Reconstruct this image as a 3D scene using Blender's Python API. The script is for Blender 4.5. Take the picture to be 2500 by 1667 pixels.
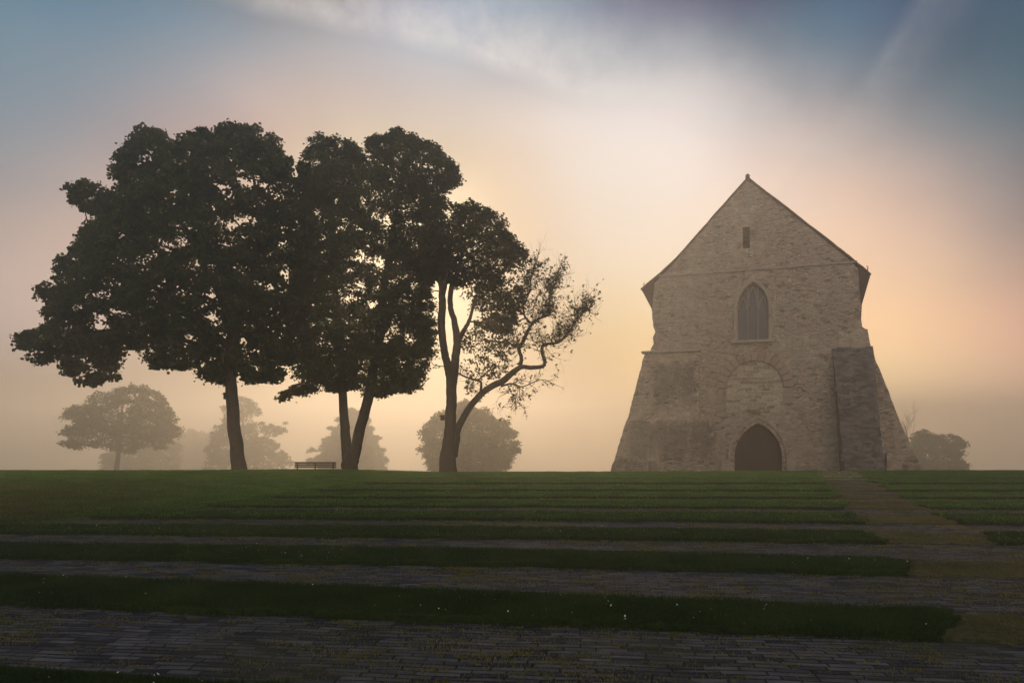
import bpy, bmesh, math, random
import numpy as np
from mathutils import Vector, Matrix
from mathutils.geometry import tessellate_polygon
for o in list(bpy.data.objects): bpy.data.objects.remove(o)
S = bpy.context.scene
COL = S.collection
# ------------------------------------------------------------------ camera
F, HY, CAMH = 1667.0, 1060.0, 1.6          # focal length and horizon row of a 2500 px wide frame
cam = bpy.data.cameras.new('camera'); cam_o = bpy.data.objects.new('camera', cam); COL.objects.link(cam_o)
cam.sensor_width = 36.0; cam.lens = F / 2500 * 36
cam.shift_y = (HY - 1667 / 2) / 2500
cam.clip_start = 0.1; cam.clip_end = 3000
cam_o.location = (0, 0, CAMH); cam_o.rotation_euler = (math.radians(90), 0, 0)
S.camera = cam_o
K = 2500 / 2352
def wx(px, Y): return (px * K - 1250) / F * Y
def wz(py, Y): return CAMH + (HY - py * K) / F * Y
def wdir(px, py):
    v = Vector(((px * K - 1250) / F, 1, (HY - py * K) / F)); return v.normalized()
S.view_settings.view_transform = 'Standard'; S.view_settings.look = 'None'
S.view_settings.exposure = 0.1; S.view_settings.gamma = 1.0; S.view_settings.use_curve_mapping = False
S.cycles.use_denoising = True
S.cycles.volume_bounces = 2; S.cycles.max_bounces = 8; S.cycles.transparent_max_bounces = 8
S.cycles.diffuse_bounces = 3; S.cycles.transmission_bounces = 3

def lin(c):
    return tuple(((v / 255) / 12.92 if v / 255 <= .04045 else ((v / 255 + .055) / 1.055) ** 2.4) for v in c)
# ------------------------------------------------------------------ sky and sun
SUN = wdir(905, 590)
SUN_EL = math.asin(SUN.z); SUN_AZ = math.atan2(SUN.x, SUN.y)
W = bpy.data.worlds.new('World'); S.world = W; W.use_nodes = True
nt = W.node_tree; nt.nodes.clear(); N = nt.nodes.new; L = nt.links.new
W.cycles.sampling_method = 'MANUAL'; W.cycles.sample_map_resolution = 512
tc = N('ShaderNodeTexCoord'); nrm = N('ShaderNodeVectorMath'); nrm.operation = 'NORMALIZE'; L(tc.outputs['Generated'], nrm.inputs[0])
# slow drifting warp so the banks of mist have uneven edges
nz = N('ShaderNodeTexNoise'); nz.inputs['Scale'].default_value = 3.2; nz.inputs['Detail'].default_value = 4; L(nrm.outputs[0], nz.inputs['Vector'])
sb = N('ShaderNodeVectorMath'); sb.operation = 'SUBTRACT'; L(nz.outputs['Color'], sb.inputs[0]); sb.inputs[1].default_value = (.5, .5, .5)
scl = N('ShaderNodeVectorMath'); scl.operation = 'SCALE'; L(sb.outputs[0], scl.inputs[0]); scl.inputs['Scale'].default_value = .06
ad = N('ShaderNodeVectorMath'); ad.operation = 'ADD'; L(nrm.outputs[0], ad.inputs[0]); L(scl.outputs[0], ad.inputs[1])
D0 = N('ShaderNodeVectorMath'); D0.operation = 'NORMALIZE'; L(ad.outputs[0], D0.inputs[0]); DIR = D0.outputs[0]
def math_n(op, a, b=None, c=None, clamp=False):
    n = N('ShaderNodeMath'); n.operation = op; n.use_clamp = clamp
    for i, v in enumerate((a, b, c)):
        if v is None: continue
        if isinstance(v, (int, float)): n.inputs[i].default_value = v
        else: L(v, n.inputs[i])
    return n.outputs[0]
# banks of mist and sky: radiance (halved) by elevation row and azimuth column, blended smoothly
AZ0, AZ1, NAZ = -46.0, 46.0, 19
EL0, EL1, NEL = -8.0, 40.0, 14
SKY = [[(0.028, 0.037, 0.063), (0.028, 0.037, 0.063), (0.035, 0.041, 0.064), (0.075, 0.065, 0.078), (0.098, 0.079, 0.086), (0.109, 0.084, 0.065), (0.114, 0.085, 0.062), (0.114, 0.085, 0.062), (0.113, 0.084, 0.059), (0.112, 0.081, 0.055), (0.182, 0.118, 0.073), (1.286, 0.711, 0.318), (1.917, 1.166, 0.444), (1.951, 1.217, 0.603), (1.843, 1.167, 0.609), (1.492, 1.000, 0.574), (0.758, 0.687, 0.531), (0.573, 0.570, 0.520), (0.565, 0.540, 0.519)], [(0.028, 0.037, 0.063), (0.028, 0.037, 0.063), (0.035, 0.041, 0.064), (0.075, 0.065, 0.078), (0.098, 0.079, 0.086), (0.109, 0.084, 0.065), (0.114, 0.085, 0.062), (0.114, 0.085, 0.062), (0.113, 0.084, 0.059), (0.112, 0.081, 0.055), (0.183, 0.117, 0.072), (1.243, 0.692, 0.307), (1.902, 1.165, 0.443), (1.940, 1.217, 0.593), (1.837, 1.167, 0.608), (1.494, 1.000, 0.574), (0.781, 0.687, 0.531), (0.582, 0.582, 0.520), (0.571, 0.554, 0.520)], [(0.043, 0.046, 0.071), (0.043, 0.046, 0.071), (0.054, 0.053, 0.075), (0.096, 0.078, 0.089), (0.115, 0.090, 0.093), (0.126, 0.093, 0.070), (0.132, 0.094, 0.065), (0.134, 0.095, 0.065), (0.135, 0.095, 0.061), (0.138, 0.093, 0.058), (0.254, 0.132, 0.076), (1.225, 0.704, 0.274), (1.909, 1.274, 0.468), (1.953, 1.343, 0.601), (1.939, 1.289, 0.658), (1.717, 1.118, 0.622), (1.072, 0.781, 0.563), (0.862, 0.676, 0.548), (0.801, 0.638, 0.545)], [(0.110, 0.088, 0.105), (0.110, 0.089, 0.108), (0.167, 0.129, 0.149), (0.204, 0.152, 0.158), (0.154, 0.114, 0.113), (0.156, 0.110, 0.078), (0.163, 0.111, 0.071), (0.169, 0.113, 0.069), (0.175, 0.115, 0.064), (0.181, 0.115, 0.062), (0.296, 0.147, 0.066), (0.968, 0.579, 0.197), (1.870, 1.217, 0.458), (1.948, 1.507, 0.599), (1.960, 1.480, 0.677), (1.948, 1.346, 0.684), (1.586, 0.958, 0.592), (1.389, 0.700, 0.526), (1.307, 0.622, 0.502)], [(0.342, 0.294, 0.301), (0.377, 0.317, 0.329), (0.570, 0.428, 0.430), (0.573, 0.408, 0.390), (0.269, 0.188, 0.182), (0.183, 0.125, 0.087), (0.187, 0.124, 0.077), (0.198, 0.128, 0.072), (0.209, 0.132, 0.068), (0.218, 0.138, 0.069), (0.340, 0.218, 0.085), (0.927, 0.613, 0.248), (1.420, 0.893, 0.414), (1.611, 1.006, 0.502), (1.723, 1.047, 0.529), (1.709, 1.031, 0.537), (1.239, 0.681, 0.451), (0.793, 0.391, 0.340), (0.609, 0.311, 0.296)], [(0.317, 0.279, 0.278), (0.371, 0.322, 0.317), (0.633, 0.474, 0.422), (0.673, 0.465, 0.399), (0.403, 0.246, 0.235), (0.206, 0.137, 0.095), (0.204, 0.133, 0.081), (0.229, 0.137, 0.077), (0.248, 0.143, 0.076), (0.297, 0.162, 0.086), (0.541, 0.378, 0.196), (0.919, 0.720, 0.447), (1.199, 0.872, 0.543), (1.356, 0.924, 0.571), (1.422, 0.900, 0.539), (1.219, 0.804, 0.495), (0.714, 0.461, 0.362), (0.247, 0.158, 0.163), (0.127, 0.087, 0.098)], [(0.241, 0.248, 0.276), (0.271, 0.257, 0.273), (0.463, 0.360, 0.344), (0.629, 0.434, 0.363), (0.459, 0.268, 0.252), (0.214, 0.140, 0.100), (0.209, 0.137, 0.086), (0.230, 0.142, 0.083), (0.249, 0.147, 0.084), (0.304, 0.173, 0.109), (0.595, 0.472, 0.372), (0.911, 0.771, 0.628), (1.112, 0.883, 0.658), (1.227, 0.905, 0.638), (1.204, 0.817, 0.557), (0.971, 0.649, 0.485), (0.341, 0.287, 0.292), (0.086, 0.074, 0.095), (0.060, 0.056, 0.080)], [(0.171, 0.213, 0.255), (0.200, 0.238, 0.278), (0.281, 0.295, 0.334), (0.472, 0.356, 0.335), (0.451, 0.269, 0.256), (0.218, 0.141, 0.110), (0.194, 0.131, 0.088), (0.204, 0.137, 0.087), (0.211, 0.142, 0.089), (0.310, 0.183, 0.129), (0.633, 0.538, 0.471), (0.918, 0.804, 0.699), (1.094, 0.891, 0.746), (1.108, 0.842, 0.676), (1.015, 0.711, 0.547), (0.613, 0.440, 0.380), (0.151, 0.186, 0.222), (0.039, 0.059, 0.090), (0.024, 0.045, 0.081)], [(0.144, 0.229, 0.299), (0.166, 0.258, 0.329), (0.183, 0.260, 0.344), (0.266, 0.275, 0.324), (0.392, 0.262, 0.279), (0.299, 0.164, 0.198), (0.103, 0.068, 0.061), (0.085, 0.062, 0.052), (0.115, 0.085, 0.069), (0.372, 0.265, 0.234), (0.719, 0.631, 0.588), (0.945, 0.862, 0.804), (1.055, 0.895, 0.812), (0.832, 0.655, 0.589), (0.608, 0.461, 0.409), (0.161, 0.218, 0.267), (0.017, 0.119, 0.187), (0.006, 0.085, 0.134), (0.004, 0.080, 0.136)], [(0.040, 0.184, 0.266), (0.086, 0.226, 0.298), (0.139, 0.254, 0.345), (0.134, 0.238, 0.331), (0.243, 0.276, 0.345), (0.350, 0.290, 0.334), (0.240, 0.186, 0.243), (0.189, 0.171, 0.259), (0.321, 0.299, 0.357), (0.532, 0.473, 0.480), (0.779, 0.708, 0.695), (0.852, 0.792, 0.779), (0.905, 0.793, 0.767), (0.312, 0.320, 0.363), (0.139, 0.206, 0.271), (0.016, 0.077, 0.147), (0.005, 0.086, 0.145), (0.002, 0.077, 0.148), (0.002, 0.075, 0.149)], [(0.027, 0.150, 0.243), (0.036, 0.173, 0.274), (0.059, 0.197, 0.323), (0.038, 0.173, 0.298), (0.054, 0.199, 0.324), (0.159, 0.246, 0.350), (0.237, 0.291, 0.379), (0.292, 0.364, 0.475), (0.343, 0.436, 0.553), (0.235, 0.302, 0.419), (0.348, 0.409, 0.491), (0.320, 0.389, 0.465), (0.218, 0.282, 0.353), (0.027, 0.110, 0.185), (0.025, 0.157, 0.272), (0.004, 0.040, 0.150), (0.002, 0.075, 0.148), (0.002, 0.075, 0.149), (0.002, 0.075, 0.149)], [(0.024, 0.132, 0.220), (0.028, 0.148, 0.255), (0.046, 0.170, 0.307), (0.028, 0.131, 0.257), (0.019, 0.084, 0.184), (0.028, 0.042, 0.072), (0.039, 0.047, 0.089), (0.047, 0.079, 0.281), (0.080, 0.241, 0.465), (0.137, 0.287, 0.436), (0.050, 0.172, 0.316), (0.019, 0.037, 0.173), (0.011, 0.022, 0.137), (0.004, 0.017, 0.117), (0.007, 0.059, 0.140), (0.003, 0.020, 0.139), (0.002, 0.074, 0.148), (0.002, 0.075, 0.149), (0.002, 0.075, 0.149)], [(0.022, 0.125, 0.206), (0.027, 0.138, 0.243), (0.043, 0.158, 0.297), (0.026, 0.111, 0.245), (0.018, 0.051, 0.174), (0.022, 0.027, 0.040), (0.029, 0.032, 0.048), (0.035, 0.048, 0.265), (0.062, 0.202, 0.441), (0.141, 0.300, 0.460), (0.039, 0.152, 0.305), (0.013, 0.024, 0.151), (0.008, 0.014, 0.130), (0.004, 0.012, 0.115), (0.006, 0.033, 0.130), (0.003, 0.018, 0.139), (0.002, 0.074, 0.148), (0.002, 0.075, 0.149), (0.002, 0.075, 0.149)], [(0.022, 0.123, 0.202), (0.026, 0.135, 0.239), (0.042, 0.154, 0.294), (0.025, 0.105, 0.242), (0.018, 0.042, 0.174), (0.022, 0.027, 0.039), (0.029, 0.032, 0.047), (0.035, 0.046, 0.264), (0.060, 0.192, 0.428), (0.142, 0.299, 0.463), (0.038, 0.147, 0.301), (0.013, 0.024, 0.147), (0.008, 0.014, 0.130), (0.004, 0.012, 0.115), (0.006, 0.026, 0.130), (0.003, 0.017, 0.139), (0.002, 0.074, 0.148), (0.002, 0.075, 0.149), (0.002, 0.075, 0.149)]]
sepd = N('ShaderNodeSeparateXYZ'); L(DIR, sepd.inputs[0])
az_n = math_n('ARCTAN2', sepd.outputs[0], sepd.outputs[1]); el_n = math_n('ARCSINE', sepd.outputs[2])
az_f = math_n('DIVIDE', math_n('SUBTRACT', az_n, math.radians(AZ0)), math.radians(AZ1 - AZ0), clamp=True)
acc = None; wsum = None
def add_w(colr, w, link):
    global acc, wsum
    sc_ = N('ShaderNodeVectorMath'); sc_.operation = 'SCALE'; L(w, sc_.inputs['Scale'])
    if link: L(colr, sc_.inputs[0])
    else: sc_.inputs[0].default_value = colr
    if acc is None: acc, wsum = sc_.outputs[0], w
    else:
        a = N('ShaderNodeVectorMath'); a.operation = 'ADD'; L(acc, a.inputs[0]); L(sc_.outputs[0], a.inputs[1]); acc = a.outputs[0]
        wsum = math_n('ADD', wsum, w)
front = N('ShaderNodeMapRange'); front.interpolation_type = 'SMOOTHSTEP'; L(math_n('ABSOLUTE', az_n), front.inputs[0])
for i, v in enumerate((math.radians(46), math.radians(80), 1.0, 0.0)): front.inputs[i + 1].default_value = v
hrow = math.radians((EL1 - EL0) / (NEL - 1))
for j, row in enumerate(SKY):
    rp = N('ShaderNodeValToRGB'); L(az_f, rp.inputs[0]); rp.color_ramp.interpolation = 'B_SPLINE'; e = rp.color_ramp.elements
    while len(e) < NAZ: e.new(.5)
    for i, c in enumerate(row): e[i].position = i / (NAZ - 1)
    for i, c in enumerate(row): e[i].color = (c[0] / 2, c[1] / 2, c[2] / 2, 1)
    dd = math_n('DIVIDE', math_n('SUBTRACT', el_n, math.radians(EL0) + j * hrow), hrow * .95)
    w = math_n('MULTIPLY', math_n('EXPONENT', math_n('MULTIPLY', math_n('MULTIPLY', dd, dd), -1.6)), front.outputs[0])
    two = N('ShaderNodeVectorMath'); two.operation = 'SCALE'; L(rp.outputs[0], two.inputs[0]); two.inputs['Scale'].default_value = 2.0
    add_w(two.outputs[0], w, True)
for d, c, k in [((0, -.35, 1), (.15, .19, .24), 6), ((-1, -.2, .35), (.24, .25, .26), 6), ((1, -.2, .35), (.26, .25, .25), 6),
                ((0, -1, .12), (2.55, 2.25, 1.98), 9), ((0, -1, -.6), (.10, .10, .11), 4), ((0, .1, -1), (.08, .08, .08), 4)]:  # bright low patch behind the camera is added to light the church front
    dt = N('ShaderNodeVectorMath'); dt.operation = 'DOT_PRODUCT'; L(DIR, dt.inputs[0]); dt.inputs[1].default_value = tuple(Vector(d).normalized())
    add_w(c, math_n('EXPONENT', math_n('MULTIPLY_ADD', dt.outputs['Value'], k, -k - 1.5)), False)
# the sun's own glow through the mist, behind the crowns
dt = N('ShaderNodeVectorMath'); dt.operation = 'DOT_PRODUCT'; L(nrm.outputs[0], dt.inputs[0]); dt.inputs[1].default_value = tuple(SUN)
glow = N('ShaderNodeVectorMath'); glow.operation = 'SCALE'; glow.inputs[0].default_value = (1.0, .80, .52)
L(math_n('EXPONENT', math_n('MULTIPLY_ADD', dt.outputs['Value'], 60, -60)), glow.inputs['Scale'])
dv = N('ShaderNodeVectorMath'); dv.operation = 'DIVIDE'; L(acc, dv.inputs[0])
cmb = N('ShaderNodeCombineXYZ')
for i in range(3): L(wsum, cmb.inputs[i])
L(cmb.outputs[0], dv.inputs[1])
ga = N('ShaderNodeVectorMath'); ga.operation = 'ADD'; L(dv.outputs[0], ga.inputs[0]); L(glow.outputs[0], ga.inputs[1]); sky_col = ga.outputs[0]
# long pale cloud streaks: bands along great circles, broken up by noise
cn = N('ShaderNodeTexNoise'); cn.inputs['Scale'].default_value = 24; cn.inputs['Detail'].default_value = 8; cn.inputs['Roughness'].default_value = .62; L(nrm.outputs[0], cn.inputs['Vector'])
def streak(p0, p1, w_up, w_dn, colr, amp, pfade=None):
    global sky_col
    n = Vector(wdir(*p0)).cross(Vector(wdir(*p1))).normalized()
    if n.z < 0: n = -n
    dt = N('ShaderNodeVectorMath'); dt.operation = 'DOT_PRODUCT'; L(DIR, dt.inputs[0]); dt.inputs[1].default_value = n
    s = dt.outputs['Value']                       # + above the line, - below it
    up = math_n('SUBTRACT', 1, math_n('SMOOTH_MAX', math_n('DIVIDE', s, w_up), 0, .1), clamp=True)
    dn = math_n('ADD', 1, math_n('DIVIDE', s, w_dn), clamp=True)
    m = math_n('MULTIPLY', math_n('POWER', up, 1.5), dn)
    if pfade:
        d2 = N('ShaderNodeVectorMath'); d2.operation = 'DOT_PRODUCT'; L(DIR, d2.inputs[0]); d2.inputs[1].default_value = tuple(wdir(*pfade[0]))
        m = math_n('MULTIPLY', m, math_n('EXPONENT', math_n('MULTIPLY_ADD', d2.outputs['Value'], pfade[1], -pfade[1])))
    m = math_n('MULTIPLY', m, math_n('MULTIPLY_ADD', cn.outputs[0], 2.6, -.3))
    m = math_n('MULTIPLY', m, amp, clamp=True)
    mx = N('ShaderNodeMix'); mx.data_type = 'RGBA'; L(m, mx.inputs['Factor']); L(sky_col, mx.inputs['A']); mx.inputs['B'].default_value = (*colr, 1)
    sky_col = mx.outputs['Result']
streak((640, 0), (1500, 236), .15, .022, lin((228, 224, 222)), .55, ((1150, 110), 14))
streak((2110, 0), (1880, 330), .018, .06, lin((190, 190, 190)), .18, ((1990, 150), 40))
bg = N('ShaderNodeBackground'); L(sky_col, bg.inputs[0]); bg.inputs[1].default_value = 1.0
sky = N('ShaderNodeTexSky'); sky.sky_type = 'NISHITA'; sky.sun_disc = False
sky.sun_elevation = SUN_EL; sky.sun_rotation = SUN_AZ; sky.dust_density = 3.0
bg2 = N('ShaderNodeBackground'); L(sky.outputs[0], bg2.inputs[0]); bg2.inputs[1].default_value = 0.05
mxs = N('ShaderNodeMixShader'); mxs.inputs[0].default_value = .9; L(bg2.outputs[0], mxs.inputs[1]); L(bg.outputs[0], mxs.inputs[2])
wo = N('ShaderNodeOutputWorld'); L(mxs.outputs[0], wo.inputs[0])
sun = bpy.data.lights.new('sun', 'SUN'); sun.energy = 1.15; sun.angle = math.radians(8); sun.color = (1, .73, .46)
sun_o = bpy.data.objects.new('sun', sun); COL.objects.link(sun_o)
sun_o.rotation_euler = (-SUN).to_track_quat('-Z', 'Y').to_euler(); sun_o.location = (0, 0, 60)
# ------------------------------------------------------------------ haze
HAZE_DENSITY = .0056
def tag(o, label=None, cat=None, group=None, kind=None):
    if label: o['label'] = label
    if cat: o['category'] = cat
    if group: o['group'] = group
    if kind: o['kind'] = kind
    return o
def mat(name):
    m = bpy.data.materials.new(name); m.use_nodes = True; m.node_tree.nodes.clear(); return m
def mesh_obj(name, verts, faces, m, parent=None, smooth=False):
    me = bpy.data.meshes.new(name); me.from_pydata([tuple(v) for v in verts], [], faces); me.update()
    if smooth: me.polygons.foreach_set('use_smooth', [True] * len(me.polygons))
    if m: me.materials.append(m)
    o = bpy.data.objects.new(name, me); COL.objects.link(o)
    if parent: o.parent = parent
    return o
def np_mesh(name, V, Fc, m, parent=None, smooth=False):
    """V (n,3) float array, Fc (k, c) int array of equal sized faces"""
    me = bpy.data.meshes.new(name); n, (k, c) = len(V), Fc.shape
    me.vertices.add(n); me.vertices.foreach_set('co', np.ascontiguousarray(V, dtype=np.float32).ravel())
    me.loops.add(k * c); me.loops.foreach_set('vertex_index', np.ascontiguousarray(Fc, dtype=np.int32).ravel())
    me.polygons.add(k); me.polygons.foreach_set('loop_start', np.arange(0, k * c, c, dtype=np.int32))
    try: me.polygons.foreach_set('loop_total', np.full(k, c, dtype=np.int32))
    except Exception: pass
    if smooth: me.polygons.foreach_set('use_smooth', np.ones(k, dtype=bool))
    me.update(calc_edges=True); me.materials.append(m)
    o = bpy.data.objects.new(name, me); COL.objects.link(o)
    if parent: o.parent = parent
    return o
def empty(name, loc, rz=0):
    o = bpy.data.objects.new(name, None); o.location = loc; o.rotation_euler = (0, 0, rz); o.empty_display_size = .3; COL.objects.link(o); return o
hm = mat('haze'); n = hm.node_tree.nodes.new('ShaderNodeVolumePrincipled')
n.inputs['Color'].default_value = (.93, .88, .82, 1); n.inputs['Density'].default_value = HAZE_DENSITY; n.inputs['Anisotropy'].default_value = .70
n.inputs['Density Attribute'].default_value = ''
hm.node_tree.links.new(n.outputs[0], hm.node_tree.nodes.new('ShaderNodeOutputMaterial').inputs['Volume'])
hx0, hx1, hy0, hy1, hz0, hz1 = -330, 330, -40, 460, -33, 20.6
hb = mesh_obj('haze', [(x, y, z) for x in (hx0, hx1) for y in (hy0, hy1) for z in (hz0, hz1)],
     [(0, 1, 3, 2), (4, 6, 7, 5), (0, 4, 5, 1), (2, 3, 7, 6), (0, 2, 6, 4), (1, 5, 7, 3)], hm)
tag(hb, 'warm morning mist filling the air', 'mist', kind='stuff')
# ------------------------------------------------------------------ materials
def bsdf_mat(name, build):
    m = mat(name); nt = m.node_tree; out = nt.nodes.new('ShaderNodeOutputMaterial')
    sh = build(nt); nt.links.new(sh, out.inputs['Surface']); return m
class G:                                            # tiny node helper
    def __init__(s, nt): s.nt = nt
    def n(s, t, **kw):
        x = s.nt.nodes.new(t)
        for k, v in kw.items():
            if k.startswith('_'): setattr(x, k[1:], v)
            else:
                key = k.replace('__', ' ')
                if hasattr(v, 'is_output'): s.nt.links.new(v, x.inputs[key])
                else: x.inputs[key].default_value = v
        return x
    def link(s, a, b): s.nt.links.new(a, b)
    def m(s, op, a, b=0.0, clamp=False):
        x = s.nt.nodes.new('ShaderNodeMath'); x.operation = op; x.use_clamp = clamp
        for i, v in enumerate((a, b)):
            if hasattr(v, 'is_output'): s.nt.links.new(v, x.inputs[i])
            else: x.inputs[i].default_value = v
        return x.outputs[0]
    def mix(s, f, a, b, typ='MIX'):
        x = s.nt.nodes.new('ShaderNodeMix'); x.data_type = 'RGBA'; x.blend_type = typ
        for k, v in (('Factor', f), ('A', a), ('B', b)):
            inp = [i for i in x.inputs if i.name == k and i.type == ('VALUE' if k == 'Factor' else 'RGBA')][0]
            if hasattr(v, 'is_output'): s.nt.links.new(v, inp)
            else: inp.default_value = v if k == 'Factor' else (*v, 1)
        return [o for o in x.outputs if o.type == 'RGBA'][0]
    def co(s, scale=(1, 1, 1), rot=(0, 0, 0), kind='Object'):
        t = s.nt.nodes.new('ShaderNodeTexCoord'); mp = s.nt.nodes.new('ShaderNodeMapping')
        mp.inputs['Scale'].default_value = scale; mp.inputs['Rotation'].default_value = rot
        s.nt.links.new(t.outputs[kind], mp.inputs[0]); return mp.outputs[0]
    def noise(s, scale, detail=3, vec=None, rough=.5):
        x = s.nt.nodes.new('ShaderNodeTexNoise'); x.inputs['Scale'].default_value = scale; x.inputs['Detail'].default_value = detail; x.inputs['Roughness'].default_value = rough
        s.nt.links.new(vec if vec is not None else s.co(), x.inputs['Vector']); return x.outputs[0]
    def ramp(s, f, stops):
        x = s.nt.nodes.new('ShaderNodeValToRGB'); e = x.color_ramp.elements
        while len(e) < len(stops): e.new(.5)
        for i, (p, c) in enumerate(stops):
            e[i].position = p; e[i].color = (*c, 1) if len(c) == 3 else c
        s.nt.links.new(f, x.inputs[0]); return x.outputs[0]
    def step(s, f, a, b):
        x = s.nt.nodes.new('ShaderNodeMapRange'); x.interpolation_type = 'SMOOTHSTEP'
        s.nt.links.new(f, x.inputs[0]); x.inputs[1].default_value = a; x.inputs[2].default_value = b; return x.outputs[0]
    def bump(s, h, strength, dist):
        x = s.nt.nodes.new('ShaderNodeBump'); x.inputs['Strength'].default_value = strength; x.inputs['Distance'].default_value = dist
        s.nt.links.new(h, x.inputs['Height']); return x.outputs[0]
    def pbr(s, col, rough=.9, bump=None, spec=.3):
        x = s.nt.nodes.new('ShaderNodeBsdfPrincipled')
        if hasattr(col, 'is_output'): s.nt.links.new(col, x.inputs['Base Color'])
        else: x.inputs['Base Color'].default_value = (*col, 1)
        if hasattr(rough, 'is_output'): s.nt.links.new(rough, x.inputs['Roughness'])
        else: x.inputs['Roughness'].default_value = rough
        x.inputs['Specular IOR Level'].default_value = spec
        if bump is not None: s.nt.links.new(bump, x.inputs['Normal'])
        return x.outputs[0]
def leaf_mat(name, c1, c2, tr=.5, scale=.7):
    def b(nt):
        g = G(nt); f = g.noise(scale, 4)
        c = g.mix(g.step(f, .35, .65), c1, c2)
        d = g.n('ShaderNodeBsdfDiffuse', Color=c); t = g.n('ShaderNodeBsdfTranslucent', Color=g.mix(.35, c, (.16, .15, .02)))
        x = g.n('ShaderNodeMixShader'); x.inputs[0].default_value = tr
        g.link(d.outputs[0], x.inputs[1]); g.link(t.outputs[0], x.inputs[2]); return x.outputs[0]
    return bsdf_mat(name, b)
M_MAPLE = leaf_mat('maple_leaf', (.070, .085, .038), (.11, .12, .050), .5)
M_LINDEN = leaf_mat('linden_leaf', (.070, .088, .038), (.12, .13, .052), .5)
M_ASH = leaf_mat('ash_leaf', (.075, .085, .030), (.12, .11, .040), .55)
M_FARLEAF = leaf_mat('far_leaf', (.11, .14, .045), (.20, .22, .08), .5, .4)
M_NEEDLE = leaf_mat('needle_leaf', (.08, .11, .05), (.13, .16, .07), .35, .4)
def bark_b(nt):
    g = G(nt); v = g.co((9, 9, 1.6)); f = g.noise(2.2, 8, v, .65); c = g.ramp(f, [(.3, (.035, .026, .018)), (.7, (.11, .085, .06))])
    return g.pbr(c, .95, g.bump(f, .9, .05), .1)
M_BARK = bsdf_mat('bark', bark_b)
def paving_b(nt):
    g = G(nt)
    t = g.nt.nodes.new('ShaderNodeTexCoord'); mp = g.nt.nodes.new('ShaderNodeMapping'); mp.inputs['Rotation'].default_value = (0, 0, .105)
    nt.links.new(t.outputs['Object'], mp.inputs[0]); w = g.nt.nodes.new('ShaderNodeTexNoise'); w.inputs['Scale'].default_value = .8; nt.links.new(mp.outputs[0], w.inputs[0])
    mx = g.nt.nodes.new('ShaderNodeVectorMath'); mx.operation = 'MULTIPLY_ADD'; nt.links.new(w.outputs['Color'], mx.inputs[0]); mx.inputs[1].default_value = (.07, .09, 0); nt.links.new(mp.outputs[0], mx.inputs[2])
    b = g.n('ShaderNodeTexBrick', Scale=1.0); nt.links.new(mx.outputs[0], b.inputs['Vector'])
    b.inputs['Brick Width'].default_value = .24; b.inputs['Row Height'].default_value = .075; b.inputs['Mortar Size'].default_value = .009
    b.inputs['Mortar Smooth'].default_value = .4; b.inputs['Bias'].default_value = -.1; b.offset = .5; b.squash = 1.3; b.squash_frequency = 3
    b.inputs['Color1'].default_value = (.030, .031, .038, 1); b.inputs['Color2'].default_value = (.13, .125, .132, 1); b.inputs['Mortar'].default_value = (.012, .012, .011, 1)
    n1 = g.noise(5, 6, mp.outputs[0], .6); n2 = g.noise(.55, 3, mp.outputs[0])
    ln = g.nt.nodes.new('ShaderNodeTexNoise'); ln.inputs['Scale'].default_value = 1; ln.inputs['Detail'].default_value = 3; lm = g.nt.nodes.new('ShaderNodeMapping'); lm.inputs['Scale'].default_value = (1.8, 38, 1); nt.links.new(mx.outputs[0], lm.inputs[0]); nt.links.new(lm.outputs[0], ln.inputs['Vector'])
    c0_ = g.mix(g.m('MULTIPLY', g.step(ln.outputs[0], .58, .68), .55), b.outputs['Color'], (.20, .21, .24))
    c = g.mix(.75, c0_, g.ramp(n1, [(.3, (.5, .5, .52)), (.7, (1.35, 1.3, 1.3))]), 'MULTIPLY')
    c = g.mix(g.step(n2, .5, .75), c, (.05, .052, .03))
    h = g.m('ADD', g.m('MULTIPLY', b.outputs['Fac'], -1.6), g.m('MULTIPLY', n1, .7))
    return g.pbr(c, .85, g.bump(h, .9, .014), .12)
M_PAVE = bsdf_mat('slate_paving', paving_b)
def turf_b(nt, c1=(.016, .030, .008), c2=(.034, .052, .013), brown=(.060, .048, .020), lo=.56, hi=.7):
    g = G(nt); f = g.noise(14, 6, None, .7); c = g.mix(g.step(f, .35, .65), c1, c2)
    k = g.noise(.35, 3); c = g.mix(g.step(k, lo, hi), c, brown)
    return g.pbr(c, 1.0, g.bump(f, 1, .04), .1)
M_TURF = bsdf_mat('turf', turf_b)
M_LOWTURF = bsdf_mat('worn_turf', lambda nt: turf_b(nt, (.045, .05, .02), (.11, .10, .045), (.12, .09, .045), .45, .7))
M_PATH_LIT = bsdf_mat('path_turf_lit', lambda nt: turf_b(nt, (.22, .22, .11), (.30, .28, .15), (.24, .21, .13), .45, .7))  # far stretch of the path, misty light put into its paler colour
def lawn_b(nt):                                   # the bank on the left has a patch of dry brown grass
    g = G(nt); f = g.noise(9, 7, None, .7); c = g.mix(g.step(f, .35, .65), (.030, .065, .012), (.070, .120, .024))
    t = g.nt.nodes.new('ShaderNodeTexCoord'); sp = g.nt.nodes.new('ShaderNodeSeparateXYZ'); nt.links.new(t.outputs['Object'], sp.inputs[0])
    k = g.noise(.28, 4); side = g.m('MULTIPLY', g.step(sp.outputs[0], -6, -10.5), g.step(sp.outputs[1], 21, 15))
    m_ = g.m('MULTIPLY', side, g.step(k, .3, .6)); m2 = g.m('MULTIPLY', g.step(k, .55, .75), .5)
    c = g.mix(g.m('MAXIMUM', m_, m2), c, g.mix(g.step(f, .3, .7), (.09, .065, .025), (.17, .12, .05)))
    return g.pbr(c, 1.0, g.bump(f, 1, .06), .1)
M_LAWN = bsdf_mat('lawn', lawn_b)
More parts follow.
